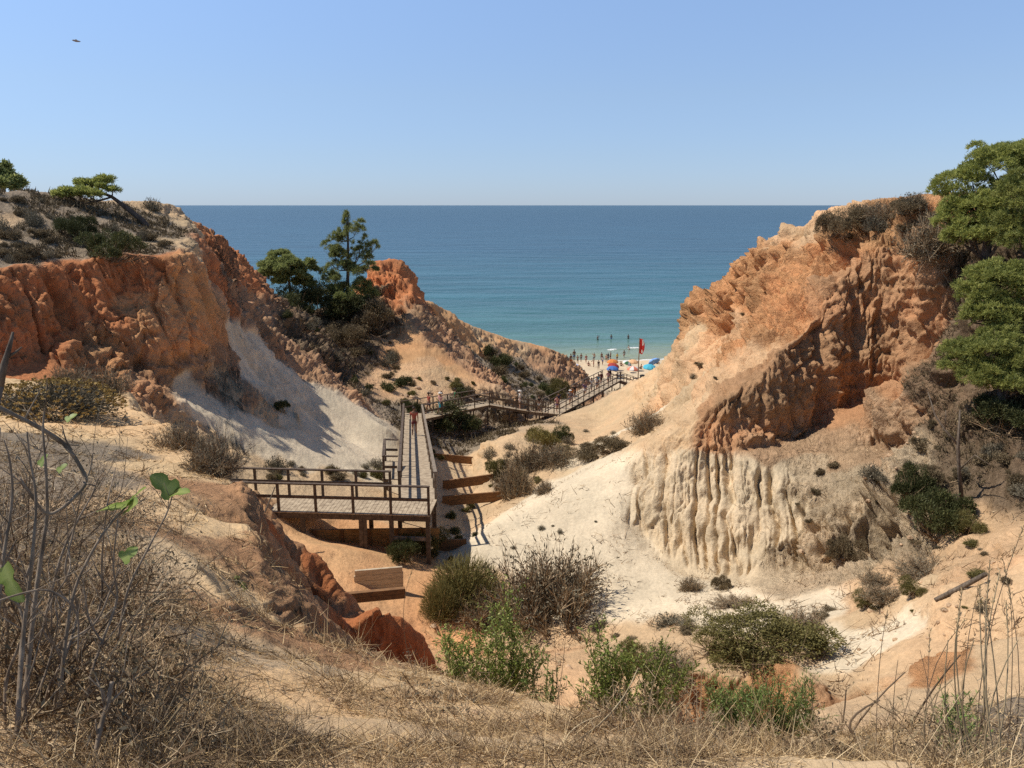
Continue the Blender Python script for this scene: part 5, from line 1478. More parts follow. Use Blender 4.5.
stalks("dry_stalks", "pale broken stalks crossing below the green shoots", [(640, 748, 3.1, 682, 731, 3.0), (682, 731, 3.0, 722, 775, 2.6), (682, 733, 3.0, 790, 738, 3.2)], w=.007)
stalks("dry_stalks", "thin dark stalks between the leafy sprigs", [(555, 735, 4.2, 566, 586, 4.4), (560, 740, 4.0, 553, 620, 4.2), (548, 735, 4.2, 545, 650, 4.2)], w=.005, mat=M_STALKDARK)
stalks("dry_stalks", "upright thin stalks at the brink before the red fin", [(416, 690, 4.7, 412, 570, 4.8), (428, 695, 4.6, 424, 640, 4.6), (440, 700, 4.5, 430, 650, 4.6)], w=.005, mat=M_STALKDARK)
stalks("dry_stalks", "pale stalks fallen over the flat grey twigs", [(455, 760, 2.9, 432, 706, 3.1), (470, 765, 2.8, 440, 700, 3.2), (400, 765, 2.6, 490, 742, 3.0)], w=.006)
stalks("dry_stalks", "straw stalks between the mound and the twig bush", [(650, 740, 3.9, 665, 655, 4.0), (670, 745, 3.8, 690, 640, 4.0), (700, 750, 3.7, 702, 668, 3.8), (630, 740, 4.0, 622, 672, 4.0)], w=.006)
stalks("dry_stalks", "fallen pale stalks on the straw in the lower left", [(130, 690, 3.0, 250, 660, 3.6), (150, 720, 2.5, 230, 755, 2.3), (200, 640, 4.4, 290, 600, 5.4), (160, 610, 4.8, 196, 640, 4.0)], w=.006)
stalks("dead_branch", "dark bent branch lying before the open sand on the right", [(822, 720, 5.0, 846, 690, 5.2), (846, 690, 5.2, 905, 672, 5.4), (905, 672, 5.4, 960, 655, 5.4), (868, 745, 3.9, 880, 700, 4.0)], w=.02, mat=M_STALKDARK)
stalks("dead_branch", "pale stick laid over the boardwalk's railing end", [(240, 506, 24.6, 275, 487, 25.9)], w=.09, mat=M_DEADWOOD)

# ---- fallen log and bare sapling in the distance
def branchy(name, label, lines, mat, cat):
    """lines: [[(px, py, r, radius), ...], ...]"""
    c = U(*lines[0][0][:3]); o = empty(name, c)
    for i, ln in enumerate(lines):
        mb = MB(); mb.tube([U(*p[:3]) - c for p in ln], [p[3] for p in ln], 7)
        mb.build("trunk" if i == 0 else "branch", mat, o, True)
    tag(o, label, cat); return o
h1, _ = hit(937, 600); h2, _ = hit(985, 580)
r1 = math.hypot(h1.x, h1.y); r2 = math.hypot(h2.x, h2.y)
branchy("fallen_log", "dark fallen log lying on the sandy slope at the right", [[(935, 600, r1 - .1, .045), (960, 588, (r1 + r2) / 2 - .2, .06), (986, 574, r2 - .2, .05)], [(962, 588, (r1 + r2) / 2 - .2, .03), (975, 592, r2 - .5, .02)]], M_DEADWOOD, "log")
hb, _ = hit(962, 498); rb = math.hypot(hb.x, hb.y) - .1
branchy("bare_sapling", "bare forked sapling on the brown slope under the right pines",
        [[(962, 500, rb, .06), (959, 470, rb - .3, .05), (958, 445, rb - .4, .045), (960, 410, rb - .4, .02)],
         [(958, 445, rb - .4, .04), (945, 430, rb - .3, .03), (935, 415, rb - .2, .022), (928, 392, rb - .1, .01)],
         [(945, 430, rb - .3, .02), (946, 410, rb - .4, .008)], [(959, 470, rb - .3, .025), (975, 455, rb - .6, .015), (990, 465, rb - .8, .008)]], M_DEADWOOD, "sapling")

# ---- fig at the left edge
FIG = [
 [(-30, 395, 2.5, .013), (0, 408, 2.5, .012), (40, 428, 2.5, .0115), (66, 446, 2.5, .011), (84, 474, 2.48, .0105), (84, 486, 2.46, .010), (66, 505, 2.44, .009), (47, 514, 2.42, .009), (32, 496, 2.4, .008), (20, 478, 2.4, .005)],
 [(20, 775, 2.2, .016), (26, 690, 2.3, .014), (34, 610, 2.36, .0125), (42, 550, 2.4, .011), (47, 514, 2.42, .009), (46, 470, 2.42, .007), (43, 430, 2.44, .0055), (45, 408, 2.45, .004)],
 [(15, 775, 2.1, .013), (22, 650, 2.25, .011), (32, 560, 2.3, .009), (36, 500, 2.34, .007), (30, 460, 2.36, .0055), (27, 432, 2.36, .004)],
 [(-10, 700, 2.2, .012), (2, 570, 2.3, .009), (12, 500, 2.35, .007), (10, 462, 2.35, .005), (4, 440, 2.35, .003)],
 [(60, 690, 2.3, .011), (72, 600, 2.36, .009), (92, 552, 2.4, .0075), (112, 522, 2.42, .006), (126, 507, 2.42, .005)],
 [(118, 640, 2.6, .010), (128, 590, 2.6, .008), (150, 545, 2.6, .006), (166, 515, 2.6, .005), (173, 493, 2.6, .004)],
 [(40, 640, 2.5, .008), (60, 560, 2.6, .007), (78, 520, 2.6, .006), (92, 495, 2.6, .005), (98, 478, 2.6, .003)],
 [(82, 486, 2.46, .006), (90, 470, 2.5, .004), (93, 452, 2.5, .003)],
 [(72, 450, 2.5, .006), (66, 440, 2.5, .004), (62, 425, 2.5, .0025)],
 [(70, 640, 2.2, .006), (96, 622, 2.2, .0055), (110, 592, 2.2, .005), (120, 568, 2.2, .004)],
 [(-5, 602, 2.1, .005), (20, 594, 2.1, .005), (45, 590, 2.1, .005), (66, 600, 2.1, .005), (78, 620, 2.1, .0045), (77, 660, 2.1, .004)],
 [(92, 775, 1.95, .012), (100, 730, 2.0, .012), (108, 702, 2.02, .012), (112, 682, 2.03, .011)],
 [(108, 705, 2.02, .005), (118, 695, 2.02, .004), (124, 690, 2.02, .003)],
]
fc = U(20, 775, 2.2); fig = empty("fig_tree", fc)
rf = random.Random(21)
for q in range(15):
    x0 = rf.uniform(-30, 95); x1 = x0 + rf.uniform(-45, 60); y1 = rf.uniform(405, 560) + max(0, x1 - 60) * .8; r0 = rf.uniform(2.25, 3.0); n_ = 6; w0_ = rf.uniform(.007, .013)
    FIG.append([(x0 + (x1 - x0) * (j / n_) ** 1.2 + rf.gauss(0, 7) * (j > 0), 740 + (y1 - 740) * j / n_ + rf.gauss(0, 5), r0 + rf.gauss(0, .04), w0_ * (1 - .72 * j / n_)) for j in range(n_ + 1)])
    for qq in range(2):
        m_ = FIG[-1 - qq][rf.randrange(2, n_)] if len(FIG[-1 - qq]) > n_ else FIG[-1][1]; dx_ = rf.choice((-1, 1)) * rf.uniform(15, 40)
        FIG.append([m_[:3] + (m_[3] * .75,), (m_[0] + dx_ * .55, m_[1] - rf.uniform(15, 30), m_[2], m_[3] * .55), (m_[0] + dx_ * .8, m_[1] - rf.uniform(38, 70), m_[2], m_[3] * .25)])
for i, ln in enumerate(FIG):
    pts = [Vector(U(*p[:3]) - fc) for p in ln]; rad = [p[3] for p in ln]
    # smooth and a little knotty
    P2 = []; R2 = []
    for j in range(len(pts) - 1):
        for q in range(5):
            t = q / 5; p0 = pts[max(j - 1, 0)]; p1 = pts[j]; p2 = pts[j + 1]; p3 = pts[min(j + 2, len(pts) - 1)]
            P2.append(.5 * ((2 * p1) + (p2 - p0) * t + (2 * p0 - 5 * p1 + 4 * p2 - p3) * t * t + (3 * p1 - p0 - 3 * p2 + p3) * t ** 3))
            R2.append(.52 * (rad[j] * (1 - t) + rad[j + 1] * t) * (1.18 if q == 0 and j else 1) * rs.uniform(.93, 1.07))
    P2.append(pts[-1]); R2.append(.52 * rad[-1])
    mb = MB(); mb.tube(P2, R2, 8); br_o = mb.build("branch", M_FIGBARK, fig, True)
    for q in range(len(P2) // 4):
        j = rs.randrange(2, len(P2) - 1); a_ = P2[j]; dd = (P2[j] - P2[j - 1]).normalized(); w_ = Vector((rs.gauss(0, 1), rs.gauss(0, .6), rs.gauss(.5, .8))).normalized()
        l_ = rs.uniform(.04, .16); e_ = a_ + (dd * .6 + w_ * .8) * l_ * .5; f_ = e_ + (dd * .3 + w_ * .5 + Vector((rs.gauss(0, .3), rs.gauss(0, .3), .4))) * l_ * .5
        mt_ = MB(); r_ = min(R2[j] * .5, .003); mt_.tube([a_, e_, f_], [r_, r_ * .8, r_ * .45], 5); mt_.build("twig", M_FIGBARK, br_o, True)
def fig_leaf_mesh():
    # three-lobed leaf, lengthwise fold and soft droop
    out = [(0, 0), (.16, .02), (.34, -.02), (.46, .12), (.44, .30), (.30, .36), (.26, .44), (.34, .58), (.30, .78), (.14, .96), (0, 1.02)]
    right = out; left = [(-x, y) for x, y in out[-2:0:-1]]
    loop = right + left
    V = []; Fs = []
    def zf(x, y): return .16 * abs(x) - .22 * max(0, y - .3) ** 2 + .02 * math.sin(9 * x) * math.cos(7 * y)
    for x, y in loop: V.append((x, y, zf(x, y)))
    mids = [(0, y) for y in (.15, .3, .45, .6, .75, .9)]
    b0 = len(V)
    for x, y in mids: V.append((x, y, zf(x, y)))
    bm = bmesh.new(); vs = [bm.verts.new(v) for v in V]
    n = len(loop); c = len(out)
    spine = [vs[0]] + vs[b0:b0 + 6] + [vs[c - 1]]
    def side(idx):
        prev = 0
        for a_, b_ in zip(idx[:-1], idx[1:]):
            ya = (vs[a_].co.y + vs[b_].co.y) / 2
            k = min(range(len(spine)), key=lambda i: abs(spine[i].co.y - ya)); k = max(k, prev)
            if k != prev:
                for j in range(prev, k):
                    try: bm.faces.new((spine[j], vs[a_], spine[j + 1]))
                    except ValueError: pass
                prev = k
            try: bm.faces.new((vs[a_], vs[b_], spine[k]))
            except ValueError: pass
        for j in range(prev, len(spine) - 1):
            try: bm.faces.new((spine[j], vs[idx[-1]], spine[j + 1]))
            except ValueError: pass
    side(list(range(0, c))); side([0] + list(range(n - 1, c - 2, -1)))
    bmesh.ops.recalc_face_normals(bm, faces=bm.faces)
    me_ = bpy.data.meshes.new("leaf"); bm.to_mesh(me_); bm.free()
    me_.polygons.foreach_set("use_smooth", [True] * len(me_.polygons))
    a = me_.attributes.new("tint", 'FLOAT', 'POINT'); a.data.foreach_set("value", [.9 if abs(v.co.x) < .01 else .3 + .35 * abs(v.co.x) for v in me_.vertices])
    return me_
M_FIGLEAF = mat_leaf("fig_leaf", [(0.09, 0.15, 0.03), (0.20, 0.28, 0.06), (0.38, 0.44, 0.15)], .45, .4)
flm = fig_leaf_mesh(); flm.materials.append(M_FIGLEAF)
def fig_leaf(px, py, r, tx, ty, tr, size, roll=0.0):
    a = Vector(U(px, py, r)); e = Vector(U(tx, ty, tr)); y = (e - a).normalized()
    toc = (Vector(CAM) - a).normalized(); z = (toc * .55 + Vector((-.5, -.1, .75))); z = (z - y * z.dot(y)).normalized(); x = y.cross(z)
    M = Matrix((x, y, z)).transposed().to_4x4()
    o = link("leaf", flm, fig); o.matrix_local = Matrix.Translation(a - Vector(fc)) @ M @ Matrix.Rotation(roll, 4, 'Y') @ Matrix.Scale(size * .85, 4)
fig_leaf(126, 507, 2.42, 95, 508, 2.36, .115, .5)
fig_leaf(126, 507, 2.42, 145, 484, 2.48, .10, -.6)
fig_leaf(128, 508, 2.42, 140, 498, 2.3, .09, .2)
fig_leaf(173, 493, 2.6, 152, 474, 2.6, .105, .3)
fig_leaf(173, 493, 2.6, 196, 490, 2.55, .07, -.3)
fig_leaf(4, 566, 2.2, 18, 600, 2.15, .12, .7)
fig_leaf(66, 421, 2.5, 74, 415, 2.5, .04)
fig_leaf(40, 466, 2.5, 46, 455, 2.5, .045)
fig_leaf(58, 472, 2.5, 66, 464, 2.5, .04)
fig_leaf(122, 560, 2.3, 136, 548, 2.3, .06, .4)
tag(fig, "grey branched fig with a few big green leaves at the left edge", "fig tree")
branchy("bare_stick", "dead forked stick standing up at the left frame edge above the fig", [[(0, 386, 5.0, .02), (4, 365, 5.0, .018), (10, 345, 5.0, .012), (13, 332, 5.0, .006)], [(6, 358, 5.0, .01), (16, 352, 5.0, .007), (22, 347, 5.0, .004)], [(-20, 470, 5.0, .022), (0, 386, 5.0, .02)]], M_DEADWOOD, "stick")
# ------------------------------------------------------------------ wooden boardwalk, footbridge, stairs
M_DECK = mat_noise("weathered_deck", (0.27, 0.205, 0.14), (0.52, 0.42, 0.295), 5, .85, .3, (1, 1, 1), objvar=.0)
M_RAIL = mat_noise("dark_timber", (0.065, 0.045, 0.032), (0.15, 0.11, 0.08), 9, .8, .3)
M_RAILLIGHT = mat_noise("grey_timber", (0.16, 0.125, 0.092), (0.31, 0.25, 0.19), 9, .8, .3)
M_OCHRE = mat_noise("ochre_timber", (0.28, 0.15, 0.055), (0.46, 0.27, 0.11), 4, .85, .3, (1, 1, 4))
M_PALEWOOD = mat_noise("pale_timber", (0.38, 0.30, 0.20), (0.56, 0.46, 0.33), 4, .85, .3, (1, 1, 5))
M_RUST = mat_noise("brown_timber", (0.15, 0.075, 0.035), (0.27, 0.14, 0.06), 5, .85, .3, (1, 1, 4))

def UZ(px, py, z):
    d = ray(px, py); r = (z - 30.0) / d[2]
    return Vector(CAM + d * r)

rw = random.Random(17)
def deck(A, B, wA, wB, side, parent, name="deck", board=.14, gap=.012, th=.04, steps=False):
    """boards across a run from A to B; side = unit vector from the first edge across"""
    A = Vector(A); B = Vector(B); side = Vector(side); d = B - A; Ln = d.length; d.normalize()
    m = MB(); n = max(2, int(Ln / (board + gap)))
    for i in range(n):
        t = (i + .5) / n; w = wA + (wB - wA) * t; c = A + (B - A) * t + side * (w / 2 + rw.uniform(-.012, .012))
        if steps: c.z = A.z + (B.z - A.z) * t
        dd = Vector((d.x, d.y, 0)).normalized() if steps else d
        m.bar(c - side * w / 2, c + side * w / 2, board if not steps else board * 1.05, th, up=dd.cross(side) if dd.cross(side).z > 0 else side.cross(dd))
    return m.build(name, M_DECK, parent)
def beams(A, B, wA, wB, side, parent, h=.2):
    m = MB(); A = Vector(A); B = Vector(B); side = Vector(side)
    for k in (.06, .5, .94):
        m.bar(A + side * wA * k - Vector((0, 0, .02 + h / 2 + .004)), B + side * wB * k - Vector((0, 0, .02 + h / 2 + .004)), .09, h)
    return m.build("beam", M_RAIL, parent)
def railing(A, B, n, parent, h=1.08, mat=None, post=.09, mids=(.55,), top=.05, ends=(True, True)):
    A = Vector(A); B = Vector(B); up = Vector((0, 0, 1)); mat = mat or M_RAIL
    m = MB(); d = (B - A).normalized()
    m.bar(A + up * (h + top / 2) - d * .05, B + up * (h + top / 2) + d * .05, .13, top)
    o = m.build("railing", mat, parent)
    for k in mids:
        q = MB(); q.bar(A + up * h * k, B + up * h * k, .045, .11); q.build("middle_rail", mat, o)
    for i in range(n + 1):
        if (i == 0 and not ends[0]) or (i == n and not ends[1]): continue
        p = A + (B - A) * (i / n); q = MB(); q.box(p + up * ((h - .004 - .25) / 2), (post, post, h + .25 - .004)); q.build("post", mat, o)
    return o
def support(p, ztop, parent, w=.12, mat=None):
    zb = drop(p[0], p[1]) - .4
    if ztop - zb < .3: return
    m = MB(); m.box((p[0], p[1], (ztop + zb) / 2), (w, w, ztop - zb)); m.build("support_post", mat or M_RAIL, parent)

# --- lower landing
ZL = 19.0
FL = UZ(205, 510, ZL); FR = UZ(430, 516, ZL)
lx = (FR - FL).normalized(); ly = Vector((-lx.y, lx.x, 0)); WL = 1.62
bw = empty("boardwalk", FR)
def W2L(o):      # children built in world space: shift them
    for c in o.children_recursive:
        if c.parent == o: c.location = -o.location if c.type == 'MESH' else c.location
# boards of the landing run toward the sea
m = MB(); Ltot = (FR - FL).length; n = int(Ltot / .152)
for i in range(n):
    p = FL + lx * ((i + .5) / n * Ltot); m.bar(p - ly * rw.uniform(.0, .02), p + ly * (WL + rw.uniform(0, .02)), .14, .04, up=(0, 0, 1))
m.build("deck", M_DECK, bw)
m = MB()
for k in (.08, .8, WL - .08): m.bar(FL + ly * k - Vector((0, 0, .135)), FR + ly * k - Vector((0, 0, .135)), .09, .22)
m.build("beam", M_RAIL, bw)
railing(FL + ly * .05, FR + ly * .05 - lx * .05, 6, bw)
BKR = UZ(390, 500, ZL); sB = (BKR - FL).dot(lx)
railing(FL + ly * (WL - .05), FL + lx * sB + ly * (WL - .05), 5, bw)
for px_, in ((360,), (391,), (428,), (300,)):
    s_ = (UZ(px_, 514, ZL) - FL).dot(lx)
    for k in (.1, WL - .1): support(FL + lx * s_ + ly * k, ZL - .02, bw, .15)
s_ = (UZ(364, 514, ZL) - FL).dot(lx); support(FL + lx * s_ + ly * .1, ZL - .02, bw, .12)
# low cross beam between the legs
m = MB(); m.bar(FL + lx * (s_ + .9) + ly * .1 - Vector((0, 0, .95)), FR + ly * .1 - Vector((0, 0, .95)), .08, .14); m.build("cross_beam", M_RAILLIGHT, bw)

# --- ramp up the middle, away from the camera
RN = FR + ly * WL; RF = Vector(U(423, 419, 56)); LF = Vector(U(403.5, 418, 56)); LN = FL + lx * sB + ly * WL
LN = RN - lx * 1.5
wN = (RN - LN).length; wF = (RF - LF).length
side = (LN - RN).normalized()
ramp_len = (RF - RN).length
deck(RN, RF, wN, wF, side, bw)
beams(RN, RF, wN, wF, side, bw)
railing(RN + side * .05, RF + side * .05, 13, bw, mat=M_RAILLIGHT)
railing(LN - side * .05, LF - side * .05, 13, bw, mat=M_RAIL, ends=(True, True))
for i in range(1, 10):
    t = i / 10; p = RN + (RF - RN) * t
    support(p + side * .08, p.z - .02, bw); support(p + side * (wN + (wF - wN) * t - .08), p.z - .02, bw)
# resting bay on the left of the ramp
rd = (RF - RN).normalized()
b0 = LN + (LF - LN) * .17; b1 = LN + (LF - LN) * .26
b0.z = b1.z = (b0.z + b1.z) / 2
deck(b0 + side * .02, b1 + side * .02, .75, .75, side, bw)
railing(b0 + side * .72, b1 + side * .72, 1, bw)
railing(b0 + side * .12, b0 + side * .66, 1, bw, ends=(False, False)); railing(b1 + side * .12, b1 + side * .66, 1, bw, ends=(False, False))
support(b0 + side * .7, b0.z - .02, bw); support(b1 + side * .7, b1.z - .02, bw)
W2L(bw)
tag(bw, "wooden boardwalk with a landing on legs and a long ramp down toward the sea", "boardwalk")

# --- footbridge to the right
br = empty("footbridge", RF)
N0 = Vector(U(424.5, 419.3, 56.0)); N1 = Vector(U(490, 405, 64.0))
bd = (N1 - N0); bh = Vector((bd.x, bd.y, 0)).normalized(); bs = Vector((-bh.y, bh.x, 0)); WB = 1.6
deck(N0, N1, WB, WB, bs, br); beams(N0, N1, WB, WB, bs, br)
railing(N0 + bs * .05, N1 + bs * .05, 4, br); 
F0 = Vector(U(402, 417, 57.4)); F0.z = N0.z
railing(F0, N1 + bs * (WB - .05), 5, br)
# little platform between ramp end and bridge
Pm = MB(); 
for i in range(10):
    t = (i + .5) / 10; p = RF + (N0 - RF) * 0 + rd * (t * 1.6) ; p.z = RF.z - .006
    Pm.bar(p - side * .1, p + side * (wF + .02), .14, .04)
Pm.build("deck", M_DECK, br)
for t in (.12, .4, .68, .97):
    p = N0 + (N1 - N0) * t; support(p + bs * .08, p.z - .02, br, .11); support(p + bs * (WB - .1), p.z - .02, br, .11)
m = MB(); a = N0 + (N1 - N0) * .42 + bs * .1; m.bar(a - Vector((0, 0, .3)), a + bh * .9 - Vector((0, 0, 1.9)), .06, .08); m.build("brace", M_RAILLIGHT, br)
N2 = Vector(U(529, 411.5, 67.0)); 
d2 = (N2 - N1); h2 = Vector((d2.x, d2.y, 0)).normalized(); s2 = Vector((-h2.y, h2.x, 0))
deck(N1 - Vector((0, 0, .01)), N2, 1.6, 1.6, s2, br); beams(N1, N2, 1.6, 1.6, s2, br)
railing(N1 + s2 * .05, N2 + s2 * .05, 3, br, ends=(False, True)); railing(N1 + s2 * 1.55, N2 + s2 * 1.55, 3, br, ends=(False, True))
for t in (.5, .97):
    p = N1 + (N2 - N1) * t; support(p + s2 * .08, p.z - .02, br, .11); support(p + s2 * 1.5, p.z - .02, br, .11)
W2L(br)
tag(br, "wooden footbridge crossing the gully at the end of the ramp", "footbridge")

# --- beach stairs
stt = empty("beach_stairs", N2)
N3 = Vector(U(560, 414.5, 76.0)); N4 = Vector(U(621, 380, 101.0)); N5 = Vector(U(646, 389, 105.0))
def run(A, B, w, nr, steps, par, sup=4):
    d_ = B - A; h_ = Vector((d_.x, d_.y, 0)).normalized(); s_ = Vector((-h_.y, h_.x, 0))
    deck(A, B, w, w, s_, par, "tread" if steps else "deck", .26 if steps else .14, .03 if steps else .012, .045, steps)
    beams(A - Vector((0, 0, .03)), B - Vector((0, 0, .03)), w, w, s_, par, .26)
    railing(A + s_ * .05, B + s_ * .05, nr, par); railing(A + s_ * (w - .05), B + s_ * (w - .05), nr, par)
    for i in range(1, sup + 1):
        p = A + d_ * (i / sup); support(p + s_ * .1, p.z - .05, par, .13); support(p + s_ * (w - .1), p.z - .05, par, .13)
    return s_
run(N2 + h2 * .05, N3, 1.6, 5, True, stt, 3)
s4 = run(N3, N4, 2.6, 12, True, stt, 6)
run(N4 + s4 * .1 - Vector((0, 0, .02)), N5, 1.8, 4, True, stt, 2)
W2L(stt)
tag(stt, "long railed wooden stairs going down to the beach, crowded with people", "stairs")

# ------------------------------------------------------------------ timber checks and retaining walls in the gully
def timber(name, label, a, b, h, th, mat, below=.4, posts=0, group=None, cat="timber wall"):
    a = Vector(a); b = Vector(b); o = empty(name, (a + b) / 2); d = (b - a).normalized()
    nb = max(1, round(h / .22)); hh = (h + below) / (nb + 1)
    for i in range(nb + 1):
        z = -below + hh * (i + .5)
        m = MB(); m.bar(a + Vector((0, 0, z)) - d * rw.uniform(0, .06), b + Vector((0, 0, z)) + d * rw.uniform(0, .06), th, hh - .008); m.build("plank", mat, o)
    for i in range(posts):
        p = a + (b - a) * ((i + .5) / posts); nrm = Vector((d.y, -d.x, 0))
        m = MB(); m.box(p + nrm * (th / 2 + .052) + Vector((0, 0, (h - below) / 2 + .03)), (.1, .1, h + below)); m.build("stake", M_RUST, o)
    for c in o.children: c.location = -o.location
    tag(o, label, cat, group); return o
def gp(px, py, dz=0.0):
    l, n_ = hit(px, py); return Vector((l.x, l.y, l.z + dz))
def span(p, q, rmid=None):
    a = gp(*p); b = gp(*q); z = min(a.z, b.z); a.z = b.z = z; return a, b
for (p, q, lab) in (((430, 464), (474, 463), "farthest of the three timber checks across the gully"), ((443, 490), (495, 488), "middle one of the three timber checks across the gully"), ((443, 506), (510, 505), "nearest of the three timber checks across the gully")):
    l_, _ = hit((p[0] + q[0]) / 2 + 6, p[1]); r_ = math.hypot(l_.x, l_.y)
    a = Vector(U(p[0], p[1], r_)); b = Vector(U(q[0], q[1], r_)); za = drop(a.x, a.y); zb = drop(b.x, b.y); zm = (za + zb) / 2
    a.z = za * .6 + zm * .4; b.z = zb * .6 + zm * .4
    timber("timber_check", lab, a, b, .30, .10, M_RUST, .22, 0, None, "timber check")
def wall_at(name, label, p, q, h, th, mat, below, posts=0):
    a, b = gp(*p), gp(*q); z = (a.z + b.z) / 2
    ra = math.hypot(a.x, a.y); rb = math.hypot(b.x, b.y); rm = (ra + rb) / 2
    if abs(ra - rb) > .25: a, b = Vector(U(p[0], p[1], rm)), Vector(U(q[0], q[1], rm))
    a.z = b.z = z
    return timber(name, label, a, b, h, th, mat, below, posts)
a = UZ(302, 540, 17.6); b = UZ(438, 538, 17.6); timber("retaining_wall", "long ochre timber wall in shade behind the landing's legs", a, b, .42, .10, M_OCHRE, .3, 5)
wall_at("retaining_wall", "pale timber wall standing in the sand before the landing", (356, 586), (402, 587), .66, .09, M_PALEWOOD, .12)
wall_at("retaining_wall", "brown timber sill at the lower end of the sand steps", (343, 599), (404, 593), .15, .12, M_RUST, .12)
a = UZ(318, 572, 17.75); b = UZ(346, 597, 17.5); timber("retaining_wall", "pale timber edge running toward the brown sill", a, b, .22, .10, M_PALEWOOD, .3)
wall_at("retaining_wall", "short brown timber edge beside the landing's right leg", (436, 545), (466, 553), .4, .10, M_RUST, .5)

# ------------------------------------------------------------------ people
def onrun(A, B, side_v, t, off):
    p = Vector(A) + (Vector(B) - Vector(A)) * t + Vector(side_v) * off; p.z += .022; return p
person(onrun(RN, RF, side, .655, .72), 3, 'walk', "person in a red top and dark red shorts walking down the wooden ramp", 1, 'rust', 'darkred', scale=1.06)
person(onrun(N0, N1, bs, .30, .5), 140, 'walk', "person in white hat and teal towel on the footbridge", 0, 'pink', None, 'white', 'teal')
person(onrun(N0, N1, bs, .22, 1.05), 120, 'walk', "person in a red top behind the one with the teal towel", 1, 'red', 'navy')
person(onrun(N0, N1, bs, .58, .9), 100, 'stand', "person in a green top on the footbridge", 1, 'green', 'grey')
person(onrun(N1, N2, s2, .93, .9), 90, 'stand', "person in white at the far end of the footbridge", 2, 'white', 'white', 'white')
s_n3 = Vector((0, 0, 0)); dN = N3 - N2; hN = Vector((dN.x, dN.y, 0)).normalized(); sN = Vector((-hN.y, hN.x, 0))
person(onrun(N2, N3, sN, .55, .8), 60, 'walk', "person in dark top and white shorts on the steps before the stairs", 1, 'black', 'white')
for t, off, f, ps, lab, kw in (
    (.04, .7, 200, 'walk', "person in pink top and purple shorts at the foot of the stairs", dict(shirt='pink', shorts='purple')),
    (.12, 1.2, 20, 'walk', "person in navy climbing behind the pink top on the stairs", dict(shirt='navy', shorts='black', skin=1)),
    (.20, .6, 200, 'walk', "person in grey with a white hat on the stairs", dict(shirt='grey', shorts='navy', hat='white')),
    (.36, 1.3, 20, 'walk', "person in black on the middle of the stairs", dict(shirt='black', shorts='black', skin=1)),
    (.52, 1.2, 15, 'walk', "bare chested person in blue shorts on the middle of the stairs", dict(shorts='blue', skin=0)),
    (.63, .7, 195, 'walk', "person in white top high up the row on the stairs", dict(shirt='white', shorts='navy')),
    (.78, 1.2, 15, 'walk', "person in dark red on the far half of the stairs", dict(shirt='darkred', shorts='black', skin=1)),
    (.90, .9, 195, 'stand', "person in black near the turning of the stairs", dict(shirt='black', shorts='navy', skin=1))):
    person(onrun(N3, N4, s4, t, off), f, ps, lab, **kw)
for t, off, f, ps, lab, kw in (
    (.28, 1.0, 20, 'walk', "person in orange top between the white hat and the one in black on the stairs", dict(shirt='orange', shorts='navy', skin=1)),
    (.44, .8, 195, 'walk', "person in purple top climbing on the middle of the stairs", dict(shirt='purple', shorts='white', skin=0)),
    (.57, .9, 15, 'walk', "person in white top behind the bare chest on the stairs", dict(shirt='white', shorts='grey', skin=1)),
    (.70, 1.0, 195, 'walk', "person in turquoise top on the far half of the stairs", dict(shirt='turquoise', shorts='black', skin=0)),
    (.84, .7, 15, 'walk', "person in pink top near the top landing of the stairs", dict(shirt='pink', shorts='grey', skin=0))):
    person(onrun(N3, N4, s4, t, off), f, ps, lab, **kw)
def beach(px, py):
    l, n_ = hit(px, py)
    if l is None: l = Vector(UZ(px, py, 1.0))
    return Vector((l.x, l.y, max(l.z, -.6)))
